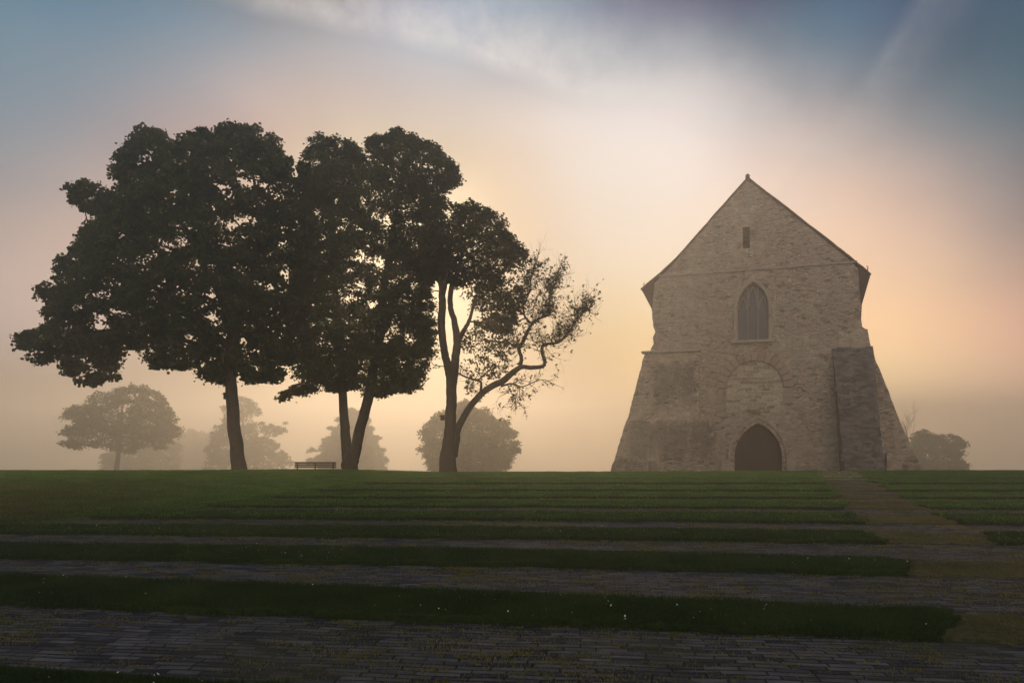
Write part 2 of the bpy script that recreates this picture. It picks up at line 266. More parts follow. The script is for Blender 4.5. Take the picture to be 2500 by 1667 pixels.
def blade_m(name, c1, c2, c3):
    def b(nt):
        g = G(nt); f = g.noise(1.3, 3); k = g.noise(60, 1)
        c = g.mix(g.step(f, .3, .7), c1, c2); c = g.mix(g.step(k, .58, .7), c, c3)
        d = g.n('ShaderNodeBsdfDiffuse', Color=c); t = g.n('ShaderNodeBsdfTranslucent', Color=c)
        x = g.n('ShaderNodeMixShader'); x.inputs[0].default_value = .45
        g.link(d.outputs[0], x.inputs[1]); g.link(t.outputs[0], x.inputs[2]); return x.outputs[0]
    return bsdf_mat(name, b)
M_BLADE = blade_m('grass_blade', (.024, .050, .016), (.045, .080, .026), (.09, .10, .04))
M_LITBLADE = blade_m('lit_blade', (.065, .155, .025), (.13, .25, .042), (.14, .15, .05))  # same grass farther off, glow of the mist painted into its green
M_BANKBLADE = blade_m('dry_blade', (.085, .075, .028), (.15, .11, .045), (.07, .10, .025))
M_WORN = blade_m('worn_blade', (.08, .09, .035), (.20, .17, .075), (.05, .085, .025))
M_MOSS = blade_m('moss_blade', (.15, .145, .045), (.24, .21, .075), (.17, .13, .06))
M_FLOWER = bsdf_mat('white_petal', lambda nt: G(nt).pbr((.75, .75, .62), .7))
# ------------------------------------------------------------------ terrain
rng = np.random.default_rng(7); random.seed(5)
def sstep(a, b, x):
    t = np.clip((x - a) / (b - a), 0, 1); return t * t * (3 - 2 * t)
TOE_Y = np.array([3.0, 9.0, 10.5, 12.07, 14.65, 19.6, 24.5, 30, 40]); TOE_X = np.array([-16., -12.5, -10.6, -8.6, -6.7, -5.4, -4.0, -2.5, 0])
def toe(Y): return np.interp(Y, TOE_Y, TOE_X)
def bank(X, Y):
    d = toe(Y) - X
    return .20 * sstep(0, 6.0, d) * sstep(9, 21, Y + .25 * np.clip(-X - 8, 0, 30))
def base(X, Y):
    Yc = 27.3 + 1.2 * sstep(0, 20, X) - 2.6 * sstep(0, -14, X)
    d = Y - Yc
    fall = -.066 * np.where(d > 0, d - 1.2 * (1 - np.exp(-np.clip(d, 0, 50) / 1.2)), 0)
    return np.maximum(fall, -30 + .1 * np.sin(X * .02)) + bank(X, Y)
def gz(X, Y): return float(base(np.array(float(X)), np.array(float(Y))))
# strips: (Y at X=0, slope left, slope right) of the near and far edge of each grass strip
STRIPS = [((2.2, -.16, -.16), (3.98, -.16, -.16)), ((5.75, -.135, -.142), (6.70, -.155, -.172)), ((8.23, -.082, -.12), (9.24, -.076, -.14)),
          ((10.4, -.065, -.078), (11.5, -.04, -.085)), ((12.64, -.037, -.070), (13.8, -.03, -.04)), ((14.86, -.0, -.042), (16.1, .0, -.02)),
          ((17.0, .0, -.015), (18.35, .0, -.01)), ((19.2, 0, -.01), (20.9, 0, -.005)), ((21.9, 0, -.004), (23.6, 0, 0))]
def ycurve(p, X):
    t = sstep(-3, 3, X); return p[0] + X * (p[1] * (1 - t) + p[2] * t)
def pw_(Y): return .10 * np.sin(Y * 3.3) + .07 * np.sin(Y * 7.7 + 1) + .04 * np.sin(Y * 19)
def pathL(Y): return 3.45 + (Y - 5.3) * .40 + pw_(Y)
def pathR(Y): return 5.25 + (Y - 5.3) * .39 + pw_(Y + 9)
LAWN_Y = 24.4
def in_paving(X, Y): return (Y < LAWN_Y) & (X > toe(Y) + .0)
def grid_obj(name, xs, ys, zf, m, cull=None, **kw):
    X, Y = np.meshgrid(xs, ys); Z = zf(X, Y); nx, ny = len(xs), len(ys)
    V = np.stack([X.ravel(), Y.ravel(), Z.ravel()], 1)
    i, j = np.meshgrid(np.arange(nx - 1), np.arange(ny - 1)); a = (j * nx + i).ravel()
    Fc = np.stack([a, a + 1, a + 1 + nx, a + nx], 1)
    if cull is not None:
        cx, cy = V[Fc, 0].mean(1), V[Fc, 1].mean(1); Fc = Fc[cull(cx, cy)]
    return np_mesh(name, V, Fc, m, smooth=True, **kw)
def wob(X, Y, a=.012): return a * (np.sin(X * 3.1 + Y * 1.7) * np.sin(X * 1.3 - Y * 2.9) + .6 * np.sin(X * 7.3 + 2 * Y) * np.sin(Y * 6.1 - X))
def ground_z(X, Y):
    low = sstep(.0, .25, X - toe(Y)) * sstep(LAWN_Y + .05, LAWN_Y - .05, Y)
    far = sstep(40, 70, Y)
    return base(X, Y) + .045 * (1 - low) - .05 * low + wob(X, Y, .012) * (1 - far) + far * .15 * np.sin(X * .05) * np.sin(Y * .04)
xs = np.unique(np.concatenate([np.linspace(-300, -30, 28), np.arange(-30, 30, .25), np.linspace(30, 300, 28)]))
ys = np.unique(np.concatenate([np.linspace(-30, 0, 8), np.arange(0, 24, .25), np.arange(24, 25, .1), np.arange(25, 50, .5), np.linspace(50, 110, 31), np.linspace(110, 440, 34)]))
tag(grid_obj('ground', xs, ys, ground_z, M_LAWN), kind='structure')
tag(grid_obj('paving', np.arange(-14, 34, .25), np.arange(1.5, LAWN_Y + .1, .2), lambda X, Y: base(X, Y) * 0 + wob(X, Y, .006), M_PAVE, cull=lambda x, y: in_paving(x - .15, y)), kind='structure')
HG = .055
def EW(x, r): return .030 * math.sin(x * 2.7 + r * 3) + .020 * math.sin(x * 9.1 + r) + .035 * math.sin(x * .83 + 4 * r) + .012 * math.sin(x * 23 + r * 5)
def strip_mesh(xa, xb, p0, p1, zt, inset_l=None, inset_r=None, n=140, step_l=None, step_r=None):
    """returns verts, quads of a raised strip following both edge curves; left/right ends follow functions of Y"""
    T = np.linspace(0, 1, n); R = np.linspace(0, 1, 7); V = []
    for r in R:
        for t in T:
            Xg = xa + (xb - xa) * t
            for _ in range(3):
                Yg = (1 - r) * ycurve(p0, Xg) + r * ycurve(p1, Xg)
                l = inset_l(Yg) if inset_l else xa; rr = inset_r(Yg) if inset_r else xb
                Xg = l + (rr - l) * t
            V.append((Xg, Yg + EW(Xg, r), zt + float(wob(np.array(Xg), np.array(Yg), .010))))
    m = len(R); F_ = [(j * n + i, j * n + i + 1, (j + 1) * n + i + 1, (j + 1) * n + i) for j in range(m - 1) for i in range(n - 1)]
    loop = [i for i in range(n)] + [j * n + n - 1 for j in range(1, m)] + [(m - 1) * n + i for i in range(n - 2, -1, -1)] + [j * n for j in range(m - 2, 0, -1)]
    b0 = len(V)
    cy_ = sum(v[1] for v in V) / len(V)
    for k in loop: V.append((V[k][0], V[k][1], -.03))
    q = len(loop)
    F_ += [(loop[k], b0 + k, b0 + (k + 1) % q, loop[(k + 1) % q]) for k in range(q)]
    return V, F_
def join(parts):
    V, F_ = [], []
    for v, f in parts:
        b = len(V); V += v; F_ += [tuple(i + b for i in q) for q in f]
    return V, F_
raised, worn = [], []
for a, b in STRIPS:
    raised.append(strip_mesh(-16, 10, a, b, HG, inset_l=lambda Y: float(toe(Y)) - .4, inset_r=pathL))
    raised.append(strip_mesh(5, 40, a, b, HG, inset_l=pathR, inset_r=lambda Y: 34.))
    worn.append(strip_mesh(4, 6, a, b, .018, inset_l=lambda Y: pathL(Y) + .02, inset_r=lambda Y: pathR(Y) - .02, n=30))
tag(mesh_obj('turf_strips', *join(raised), M_TURF), kind='structure')
tag(mesh_obj('worn_path', *join(worn), M_LOWTURF), kind='structure')
# worn path continues over the lawn towards the church buttress
Yp = np.arange(LAWN_Y - .5, 46, .5); rows = []
for Y in Yp:
    for t in np.linspace(0, 1, 6):
        X = pathL(Y) + t * (pathR(Y) - pathL(Y)); rows.append((X, Y, float(ground_z(np.array(X), np.array(Y))) + .012))
k = len(Yp)
tag(mesh_obj('path', rows, [(j * 6 + i, j * 6 + i + 1, j * 6 + i + 7, j * 6 + i + 6) for j in range(k - 1) for i in range(5)], M_PATH_LIT), kind='structure')
# ------------------------------------------------------------------ grass
def blades(name, P, H, Wd, m, lean=.45):
    n = len(P); a = rng.uniform(0, 2 * np.pi, n); la = rng.uniform(0, 2 * np.pi, n); ll = rng.uniform(0, lean, n) * H
    w = np.stack([np.cos(a), np.sin(a), np.zeros(n)], 1) * (Wd / 2)[:, None]
    ld = np.stack([np.cos(la) * ll, np.sin(la) * ll, H], 1)
    mid = P + ld * .55; mid[:, 2] += H * .06
    V = np.stack([P - w, P + w, mid + w * .8, P + ld, mid - w * .8], 1).reshape(-1, 3)
    i = np.arange(n) * 5
    Fc = np.concatenate([np.stack([i, i + 1, i + 2, i + 4], 1)]); tri = np.stack([i + 4, i + 2, i + 3, i + 3], 1)
    me_f = np.concatenate([np.stack([i, i + 1, i + 2], 1), np.stack([i, i + 2, i + 4], 1), np.stack([i + 4, i + 2, i + 3], 1)])
    return np_mesh(name, V, me_f, m)
def sample_view(n, y0, y1, pw):
    """ground points inside the field of view (plus a margin), density falling with distance"""
    u = rng.uniform(0, 1, n)
    e = 2 - pw
    Y = (y0 ** e + u * (y1 ** e - y0 ** e)) ** (1 / e) if abs(e) > 1e-3 else y0 * (y1 / y0) ** u
    X = rng.uniform(-.92, .92, n) * Y; return X, Y
X, Y = sample_view(900000, 3.2, 34, 2.0)
on = np.zeros(len(X), bool); front = np.zeros(len(X))
for a, b in STRIPS:
    ya, yb = ycurve(a, X), ycurve(b, X)
    on |= (Y > ya - .05) & (Y < yb + .05) & ((X < pathL(Y) + .05) | (X > pathR(Y) - .05)) & (X > toe(Y) - .1)
lawn = (~in_paving(X, Y)) & ~((X > pathL(Y)) & (X < pathR(Y)))
keep = (on | lawn); X, Y, lawn_k = X[keep], Y[keep], lawn[keep]
inn = np.zeros(len(X), bool)
for a, b in STRIPS: inn |= (Y > ycurve(a, X) + .0) & (Y < ycurve(b, X) - .0)
Z = np.where(lawn_k, ground_z(X, Y) - .004, np.where(inn, HG - .014, .0))
# hedge-like uneven growth
gn = np.sin(X * 4.1 + 1.3 * Y) * np.sin(Y * 5.3 - X * 2.2) + np.sin(X * 1.1) * np.sin(Y * 1.9 + X)
H = (.030 + .022 * rng.random(len(X)) + .006 * gn) * (1 + .2 * (Y < 9)) * np.where(lawn_k, .8, 1)
H = np.clip(H, .012, .09); Wd = .0042 * (Y / 5) ** 1.0 * rng.uniform(.7, 1.3, len(X))
dry = lawn_k & (X < -8.5 + rng.normal(0, 1.2, len(X))) & (Y < 20 + rng.normal(0, 1.5, len(X))) & (rng.random(len(X)) < .65)
P = np.stack([X, Y, Z], 1)
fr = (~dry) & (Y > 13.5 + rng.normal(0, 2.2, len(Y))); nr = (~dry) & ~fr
tag(blades('grass', P[nr], H[nr], Wd[nr], M_BLADE), 'dark green dewy grass growing on the near turf strips', 'grass', kind='stuff')
tag(blades('far_lit_grass', P[fr], H[fr], Wd[fr], M_LITBLADE), 'farther grass before the church, its green brightened to imitate the glow of the mist', 'grass', kind='stuff')
tag(blades('dry_grass', P[dry], H[dry], Wd[dry], M_BANKBLADE), 'brownish dry grass on the bank at the left edge', 'grass', kind='stuff')
# moss and grass tufts growing in the joints of the paving, and short worn turf on the path
cx, cy = sample_view(5200, 3.4, 17, 1.2)
ok = np.ones(len(cx), bool)
for a, b in STRIPS: ok &= ~((cy > ycurve(a, cx) - .05) & (cy < ycurve(b, cx) + .08))
ok &= in_paving(cx, cy) & (np.sin(cx * 1.3 + 2) * np.sin(cy * 1.7 + cx * .4) > rng.uniform(-1.1, .5, len(cx)))
cx, cy = cx[ok], cy[ok]; nb = 46
rr = rng.gamma(2.2, .055, (len(cx), 1)); th = rng.uniform(0, 2 * np.pi, (len(cx), nb)); q = np.sqrt(rng.random((len(cx), nb)))
mx_ = (cx[:, None] + np.cos(th) * q * rr * 2.1).ravel(); my_ = (cy[:, None] + np.sin(th) * q * rr * .8 - .11 * (np.cos(th) * q * rr * 2.1)).ravel()
n_ = len(mx_); PM = np.stack([mx_, my_, np.full(n_, .002)], 1)
tag(blades('moss_tufts', PM, rng.uniform(.006, .022, n_), .006 * (my_ / 5) * rng.uniform(.7, 1.4, n_), M_MOSS, 1.4), 'yellowish tufts of moss and weeds in the paving joints', 'weeds', kind='stuff')
X, Y = sample_view(500000, 4, 36, 1.9); k_ = (X > pathL(Y)) & (X < pathR(Y)); X, Y = X[k_], Y[k_]
onp = Y > LAWN_Y
for a, b in STRIPS: onp |= (Y > ycurve(a, X)) & (Y < ycurve(b, X))
X, Y = X[onp], Y[onp]; Z = np.where(Y > LAWN_Y, ground_z(X, Y) + .01, .016)
tag(blades('worn_grass', np.stack([X, Y, Z], 1), rng.uniform(.008, .032, len(X)), .006 * (Y / 5) * rng.uniform(.6, 1.2, len(X)), M_WORN, .9), 'short worn olive grass along the path to the church', 'grass', kind='stuff')
# small white daisies
X, Y = sample_view(5200, 4, 26, 1.3); on = np.zeros(len(X), bool)
for a, b in STRIPS: on |= (Y > ycurve(a, X)) & (Y < ycurve(b, X)) & ((X < pathL(Y)) | (X > pathR(Y))) & (X > toe(Y))
on &= rng.random(len(X)) < np.clip(.15 + .5 * np.sin(X * .9 + 1) * np.sin(Y * 1.3), .03, 1)
X, Y = X[on], Y[on]; n_ = len(X); r = rng.uniform(.0035, .008, n_); a6 = np.arange(6) * np.pi / 3; z = HG + rng.uniform(.02, .055, n_)
tl = rng.normal(0, .5, (n_, 2))
ring = np.stack([X[:, None] + r[:, None] * np.cos(a6), Y[:, None] + r[:, None] * np.sin(a6), z[:, None] + r[:, None] * (np.cos(a6) * tl[:, :1] + np.sin(a6) * tl[:, 1:])], 2)
Vf = np.concatenate([ring, np.stack([X, Y, z + .002], 1)[:, None]], 1).reshape(-1, 3); i = np.arange(n_) * 7
tag(np_mesh('daisies', Vf, np.concatenate([np.stack([i + j, i + (j + 1) % 6, i + 6], 1) for j in range(6)]), M_FLOWER), 'tiny white flower heads dotted over the turf strips', 'flowers', kind='stuff')
# ------------------------------------------------------------------ trees
def tube(pts, rad, sides=8, noise=0.0, flare=0):
    """one tapered tube along pts"""
    pts = [Vector(p) for p in pts]; V = []; F_ = []; up = Vector((0, 1, 0)); n = len(pts)
    for i, p in enumerate(pts):
        d = (pts[min(i + 1, n - 1)] - pts[max(i - 1, 0)]).normalized()
        if abs(d.dot(up)) > .95: up = Vector((1, 0, 0))
        a = d.cross(up).normalized(); b = d.cross(a).normalized(); up = -b if False else up
        for s in range(sides):
            t = 2 * math.pi * s / sides
            r = rad[i] * (1 + noise * math.sin(3 * t + i * .7) + noise * .7 * math.sin(5 * t - i * 1.1))
            V.append(tuple(p + (a * math.cos(t) + b * math.sin(t)) * r))
    for i in range(n - 1):
        for s in range(sides):
            s2 = (s + 1) % sides; F_.append((i * sides + s, i * sides + s2, (i + 1) * sides + s2, (i + 1) * sides + s))
    F_.append(tuple(range(sides - 1, -1, -1))); F_.append(tuple((n - 1) * sides + s for s in range(sides)))
    return V, F_
def smooth_path(pts, rad, sub=6, jit=0.0):
    P = [Vector(p) for p in pts]; out, ro = [], []
    for i in range(len(P) - 1):
        p0, p1, p2, p3 = P[max(i - 1, 0)], P[i], P[i + 1], P[min(i + 2, len(P) - 1)]
        for s in range(sub):
            t = s / sub
            q = .5 * ((2 * p1) + (p2 - p0) * t + (2 * p0 - 5 * p1 + 4 * p2 - p3) * t * t + (3 * p1 - p0 - 3 * p2 + p3) * t ** 3)
            out.append(q + Vector((random.uniform(-1, 1), random.uniform(-1, 1), 0)) * jit); ro.append(rad[i] + (rad[i + 1] - rad[i]) * t)
    out.append(P[-1]); ro.append(rad[-1]); return out, ro
def poly_tools(poly):
    P = np.array(poly, float); A, B = P, np.roll(P, -1, 0)
    def inside(x, y):
        c = np.zeros(len(x), bool)
        for (x1, y1), (x2, y2) in zip(A, B):
            with np.errstate(divide='ignore', invalid='ignore'):
                c ^= ((y1 > y) != (y2 > y)) & (x < (x2 - x1) * (y - y1) / (y2 - y1 + 1e-12) + x1)
        return c
    def dist(x, y):
        d = np.full(len(x), 1e9)
        for (x1, y1), (x2, y2) in zip(A, B):
            ex, ey = x2 - x1, y2 - y1; t = np.clip(((x - x1) * ex + (y - y1) * ey) / (ex * ex + ey * ey + 1e-12), 0, 1)
            d = np.minimum(d, np.hypot(x - x1 - t * ex, y - y1 - t * ey))
        return d
    return inside, dist
LEAVES = {
 'maple': (np.array([(0, 0, 0), (-.42, .12, .03), (-.5, .62, -.08), (0, 1.0, -.12), (.5, .62, -.08), (.42, .12, .03), (-.2, .45, .04), (.2, .45, .04)]),
           np.array([(0, 6, 1), (6, 2, 1), (6, 3, 2), (0, 7, 6), (6, 7, 3), (7, 4, 3), (7, 5, 4), (0, 5, 7)])),
 'oval': (np.array([(0, 0, 0), (-.3, .45, .05), (0, 1.0, -.1), (.3, .45, .05)]), np.array([(0, 3, 1), (1, 3, 2)])),
 'spray': (np.array([(0, 0, 0), (-.12, .5, .0), (0, 1.1, -.15), (.12, .5, 0), (-.5, .55, -.1), (.5, .5, -.1)]), np.array([(0, 3, 1), (1, 3, 2), (0, 1, 4), (0, 5, 3)])),
}
def leaf_mesh(name, C, size, kind, m, parent, hang=.6):
    tv, tf = LEAVES[kind]; n = len(C)
    # random frames: leaf axis y' points outward and somewhat down, normal random
    az = rng.uniform(0, 2 * np.pi, n); dz = rng.normal(-hang, .5, n)
    y = np.stack([np.cos(az), np.sin(az), dz], 1); y /= np.linalg.norm(y, axis=1)[:, None]
    r = rng.normal(0, 1, (n, 3)); x = np.cross(y, r); x /= np.linalg.norm(x, axis=1)[:, None]; z = np.cross(x, y)
    s = size * rng.uniform(.65, 1.3, n)
    R = np.stack([x, y, z], 2) * s[:, None, None]
    V = (np.einsum('nij,kj->nki', R, tv) + C[:, None, :]).reshape(-1, 3)
    Fc = (tf[None] + (np.arange(n) * len(tv))[:, None, None]).reshape(-1, 3)
    return np_mesh(name, V, Fc, m, parent)
def clusters_in(poly_px, Yt, n, thick, R, gaps=(), margin=.25, noise_thr=-9, depth_skew=0, seed=0):
    poly = [(wx(a, Yt), wz(b, Yt)) for a, b in poly_px]; ins, dist = poly_tools(poly)
    xs_, zs_ = zip(*poly); res = []
    x0, x1, z0, z1 = min(xs_), max(xs_), min(zs_), max(zs_)
    got = 0
    while got < n:
        x = rng.uniform(x0, x1, n * 2); z = rng.uniform(z0, z1, n * 2); k = ins(x, z); x, z = x[k], z[k]
        e = dist(x, z); k = e > margin; x, z, e = x[k], z[k], e[k]
        h = thick * np.minimum(e / R, 1) ** .9; y = rng.uniform(-1, 1, len(x)) * h
        # shell bias: fewer clusters deep inside
        k = rng.random(len(x)) < .45 + .55 * np.abs(y) / (h + .01); x, y, z = x[k], y[k], z[k]
        dn = np.sin(x * 1.9 + seed + y) * np.sin(z * 2.3 + seed * 2 - y * 1.2) + .7 * np.sin(x * .9 - z * 1.1 + y * 1.6 + seed)
        k = dn > noise_thr + rng.normal(0, .25, len(x)); x, y, z = x[k], y[k], z[k]
        for gx, gy, gr, gp in gaps:
            gx_, gz_, r_ = wx(gx, Yt), wz(gy, Yt), gr * K / F * Yt
            k = (np.hypot(x - gx_, z - gz_) > r_) | (rng.random(len(x)) > gp); x, y, z = x[k], y[k], z[k]
        res.append(np.stack([x, Yt + y, z, dist(x, z)], 1)); got += len(x)
    return np.concatenate(res)[:n]
def leaves_at(C4, per, rad, flat=.55, droop=.5):
    C = C4[:, :3]; n = len(C); r = np.minimum(rad * rng.uniform(.6, 1.25, n), rad * .45 + C4[:, 3] * .6)
    d = rng.normal(0, 1, (n, per, 3)); d /= np.linalg.norm(d, axis=2)[:, :, None]
    q = np.where(rng.random((n, per)) < .72, rng.random((n, per)) ** .5, np.abs(rng.normal(.85, .24, (n, per))))
    off = d * (q * r[:, None])[:, :, None]; off[:, :, 2] = off[:, :, 2] * flat - droop * (off[:, :, 0] ** 2 + off[:, :, 1] ** 2) / r[:, None]
    return (C[:, None] + off).reshape(-1, 3)
def branch_net(trunk_nodes, trunk_r, targets, k_r=.011, pw=.46, curve=.12):
    """joins every target to the nearest existing node, nearest targets first; returns tubes"""
    nodes = [np.array(p, float) for p in trunk_nodes]; par = [-1] * len(nodes); rmin = list(trunk_r)
    T0 = np.array(trunk_nodes); d0 = np.array([np.min(np.linalg.norm(T0 - t, axis=1)) for t in targets]); order = np.argsort(d0)
    NA = np.zeros((len(nodes) + 3 * len(targets), 3)); NA[:len(nodes)] = nodes; cnt = len(nodes); pd = np.zeros(len(NA))
    for i in order:
        t = targets[i]; dif = t - NA[:cnt]; d = np.linalg.norm(dif, axis=1)
        cost = d * (1 + .6 * np.clip(-dif[:, 2] / (d + 1e-6), 0, 1)) + .12 * pd[:cnt]
        j = int(np.argmin(cost)); p = NA[j].copy(); prev = j; L_ = d[j]
        ns = 1 if L_ < .7 else 2
        for s in range(1, ns + 1):
            f = s / (ns + 0.0); q = p + (t - p) * f
            if s < ns: q = q + np.array([random.uniform(-1, 1), random.uniform(-1, 1), random.uniform(-.6, 1.2)]) * curve * L_
            NA[cnt] = q; pd[cnt] = pd[prev] + L_ / ns; par.append(prev); rmin.append(0); prev = cnt; cnt += 1
    load = np.ones(cnt)
    for i in range(cnt - 1, len(trunk_nodes) - 1, -1):
        if par[i] >= len(trunk_nodes): load[par[i]] += load[i]
    tubes = []
    for i in range(len(trunk_nodes), cnt):
        r1 = k_r * load[i] ** pw; pj = par[i]
        r0 = min(r1 * 1.5, trunk_r[pj] * .8) if pj < len(trunk_nodes) else min(k_r * load[pj] ** pw, r1 * 1.6)
        tubes.append(tube([NA[pj], NA[i]], [r0, r1], 5))
    return tubes
def px3(p, Y, dy=0): return (wx(p[0], Y), Y + dy, wz(p[1], Y))
def tree(name, label, cat, Yt, stems, polys, lmat, leafkind, leafsize, hang=.6, ntarget=160, gaps=(), thick=4, R=3, group=None, k_r=.011, extra=None, sides=14, bark_noise=.05, net=True):
    """stems: list of ([(px, py, radius m, depth offset)...]); polys: list of (poly, n_clusters, leaves per cluster, cluster radius, margin, noise threshold)"""
    b = stems[0][0]; gx = wx(b[0], Yt); g0 = gz(gx, Yt + b[3])
    root = empty(name, (gx, Yt, g0)); tag(root, label, cat, group)
    tubes, nodes, rads = [], [], []
    for si, st in enumerate(stems):
        pts = [px3(p, Yt, p[3]) for p in st]; rr_ = [p[2] for p in st]
        if si == 0:
            pts.insert(0, (pts[0][0], pts[0][1], g0 - .3)); rr_.insert(0, rr_[0] * 1.35)
        sp, sr = smooth_path(pts, rr_, 6, .012)
        tubes.append(tube(sp, sr, sides, bark_noise))
        for p, r in zip(sp, sr):
            nodes.append(tuple(p)); rads.append(r)
    allC, L_ = [], []
    for (poly, nc, per, rad, mar, thr) in polys:
        C = clusters_in(poly, Yt, nc, thick, R, gaps, mar, thr, seed=len(name)); allC.append(C)
        L_.append(leaves_at(C, per, rad, .6 if leafkind != 'spray' else .3, .35))
    C = np.concatenate(allC)[:, :3]
    zlow = min(p[2] for p in C) - .5
    tn = [(p, r) for p, r in zip(nodes, rads) if p[2] > zlow + .3]
    if net and tn:
        T = C[rng.choice(len(C), min(ntarget, len(C)), replace=False)]
        tubes += branch_net([p for p, r in tn], [r for p, r in tn], T, k_r)
    if extra:
        et, el = extra; tubes += et; L_.append(el)
    V, F_ = join([(list(v), f) for v, f in tubes])
    off = np.array([gx, Yt, g0])
    tr = mesh_obj('trunk', np.array(V) - off, F_, M_BARK, root, True)
    cr = leaf_mesh('crown', np.concatenate(L_) - off, leafsize, leafkind, lmat, root, hang)
    return root
# --- the big maple on the left
T1P = [(300,300),(330,285),(352,277),(372,292),(400,314),(425,310),(440,293),(500,298),(515,284),(545,280),(562,288),(585,281),(602,292),(632,288),(648,312),(652,345),(690,352),(706,380),(722,430),(725,560),(718,700),(690,800),(652,850),(640,882),(618,872),(582,886),(556,862),(540,852),(520,882),(490,882),(450,872),(400,857),(350,847),(318,802),(285,797),(268,830),(266,872),(236,872),(205,890),(165,867),(138,822),(110,832),(70,846),(48,802),(38,772),(60,757),(105,745),(112,705),(85,664),(85,645),(128,636),(140,590),(166,576),(163,548),(192,538),(212,492),(180,490),(158,452),(162,425),(188,415),(262,404),(265,372),(282,340),(302,330)]
G1 = [(470,395,24,.97),(478,480,20,.97),(605,440,16,.95),(610,600,14,.8),(235,690,16,.85),(330,610,15,.7),(680,800,26,.6),(560,640,12,.6),(410,560,13,.6),(648,720,16,.75),(300,560,12,.6)] + [(random.uniform(180, 690), random.uniform(520, 820), random.uniform(8, 17), .8) for _ in range(50)] + [(random.uniform(330, 640), random.uniform(340, 520), random.uniform(7, 12), .6) for _ in range(12)]
tree('maple_tree', 'big broad maple with leaning single trunk and dense dark crown, leftmost of the tall trees', 'tree', 30,
     [[(551,1084,.34,0),(545,1040,.29,0),(538,980,.27,0),(533,920,.26,0),(530,860,.24,0),(528,790,.21,.2),(520,700,.17,.3),(500,600,.13,.2),(485,500,.09,0),(478,400,.05,0)],
      [(529,830,.2,0),(560,740,.15,-.5),(600,640,.12,-1),(615,520,.08,-1),(590,400,.05,-.6)],
      [(528,800,.18,.1),(450,720,.14,-.8),(340,640,.10,-1.2),(230,560,.06,-1)],
      [(529,820,.15,.1),(440,790,.11,1),(300,745,.08,1.2),(150,760,.04,.8)],
      [(524,740,.14,.2),(440,600,.10,1.5),(360,450,.06,1.4),(340,340,.03,1)]],
     [(T1P, 1750, 66, .42, .14, -1.05)], M_MAPLE, 'maple', .125, ntarget=420, gaps=G1, thick=3.8, R=3.4)
# --- twin trunk linden
T2P = [(712,322),(728,300),(742,292),(758,314),(790,310),(818,322),(834,352),(848,314),(888,306),(905,296),(922,287),(945,298),(962,302),(976,326),(1002,320),(1022,352),(1048,362),(1050,388),(1058,406),(1040,428),(1012,442),(1030,452),(1018,520),(1010,600),(998,690),(1000,770),(984,830),(976,882),(950,906),(905,896),(870,916),(842,906),(815,892),(780,902),(740,897),(700,906),(640,920),(636,903),(682,878),(662,850),(652,790),(652,700),(676,600),(690,500),(688,400),(700,350)]
G2 = [(843,385,12,.95),(838,440,13,.9),(836,500,9,.7),(828,565,14,.85),(845,605,14,.8),(838,650,10,.6),(900,590,9,.6),(880,700,12,.6),(800,520,10,.5),(860,760,10,.5),(985,660,12,.6)] + [(random.uniform(700, 980), random.uniform(420, 860), random.uniform(8, 15), .8) for _ in range(34)]
tree('linden_tree', 'tall linden with two trunks forming a V, beside the bench', 'tree', 31,
     [[(803,1086,.36,0),(803,1062,.38,0),(797,1035,.24,0),(792,980,.21,0),(787,900,.19,0),(783,800,.17,0),(775,680,.13,-.3),(765,520,.08,-.4),(752,380,.04,-.3)],
      [(806,1075,.26,0),(814,1045,.25,0),(828,980,.24,0),(848,905,.22,0),(862,800,.2,.3),(880,650,.16,.4),(905,500,.1,.3),(925,370,.05,.2)],
      [(860,820,.14,.2),(900,740,.1,-.8),(950,640,.06,-1)], [(785,830,.13,0),(740,740,.09,.8),(700,640,.05,1)],
      [(787,900,.06,0),(740,880,.05,-.8),(690,888,.03,-1)]],
     [(T2P, 1850, 76, .38, .10, -1.0)], M_LINDEN, 'oval', .14, ntarget=340, gaps=G2, thick=3.4, R=2.8)
# --- ash with the twisted half-bare limb on the right
def z3(x, y): return ((700 + x / 2.851) / K, (700 + y / 2.851) / K)
Z3M = 1 / 2.851 / F * 30
def z3path(pts, dy=0, ddy=0):
    out = []
    for i, (x, y, r) in enumerate(pts):
        a, b = z3(x, y); out.append((a, b, r * Z3M, dy + ddy * i))
    return out
LIMB = z3path([(1165,1180,24),(1175,1080,30),(1195,985,24),(1250,880,23),(1325,780,22),(1415,705,22),(1515,655,22),(1590,590,19),(1640,568,15),(1700,574,14.5),(1750,571,13.5),(1785,566,12.5)], 0, -.08)
L_UP = z3path([(1785,566,12.5),(1790,540,12),(1778,490,11.5),(1772,440,12),(1800,412,9),(1880,402,7),(1940,350,6),(2000,260,4.5),(2060,190,3),(2120,150,1.5)], -.85, .05)
L_MID = z3path([(1622,575,14),(1632,500,13),(1616,440,12),(1650,380,12),(1690,290,10),(1740,240,9),(1790,212,8),(1832,190,6),(1828,110,4),(1850,20,3),(1890,-60,2)], -.6, .06)
L_LFT = z3path([(1695,262,8),(1652,200,7),(1650,130,6),(1690,40,5),(1700,-60,4),(1725,-140,2)], -.3, .05)
L_BACK = z3path([(1618,432,7),(1550,402,6),(1450,385,5),(1380,375,3)], -.4, .05)
L_LOOP = z3path([(1355,730,9),(1352,668,8),(1310,650,7),(1250,632,6),(1200,606,6)], -.3, 0)
L_DROOP = z3path([(1490,700,7),(1560,680,6),(1640,700,4),(1740,660,3),(1800,655,1.5)], -.4, -.05)
L_DROOP2 = z3path([(1540,690,4),(1560,740,3),(1590,790,2),(1570,830,1)], -.5, -.05)
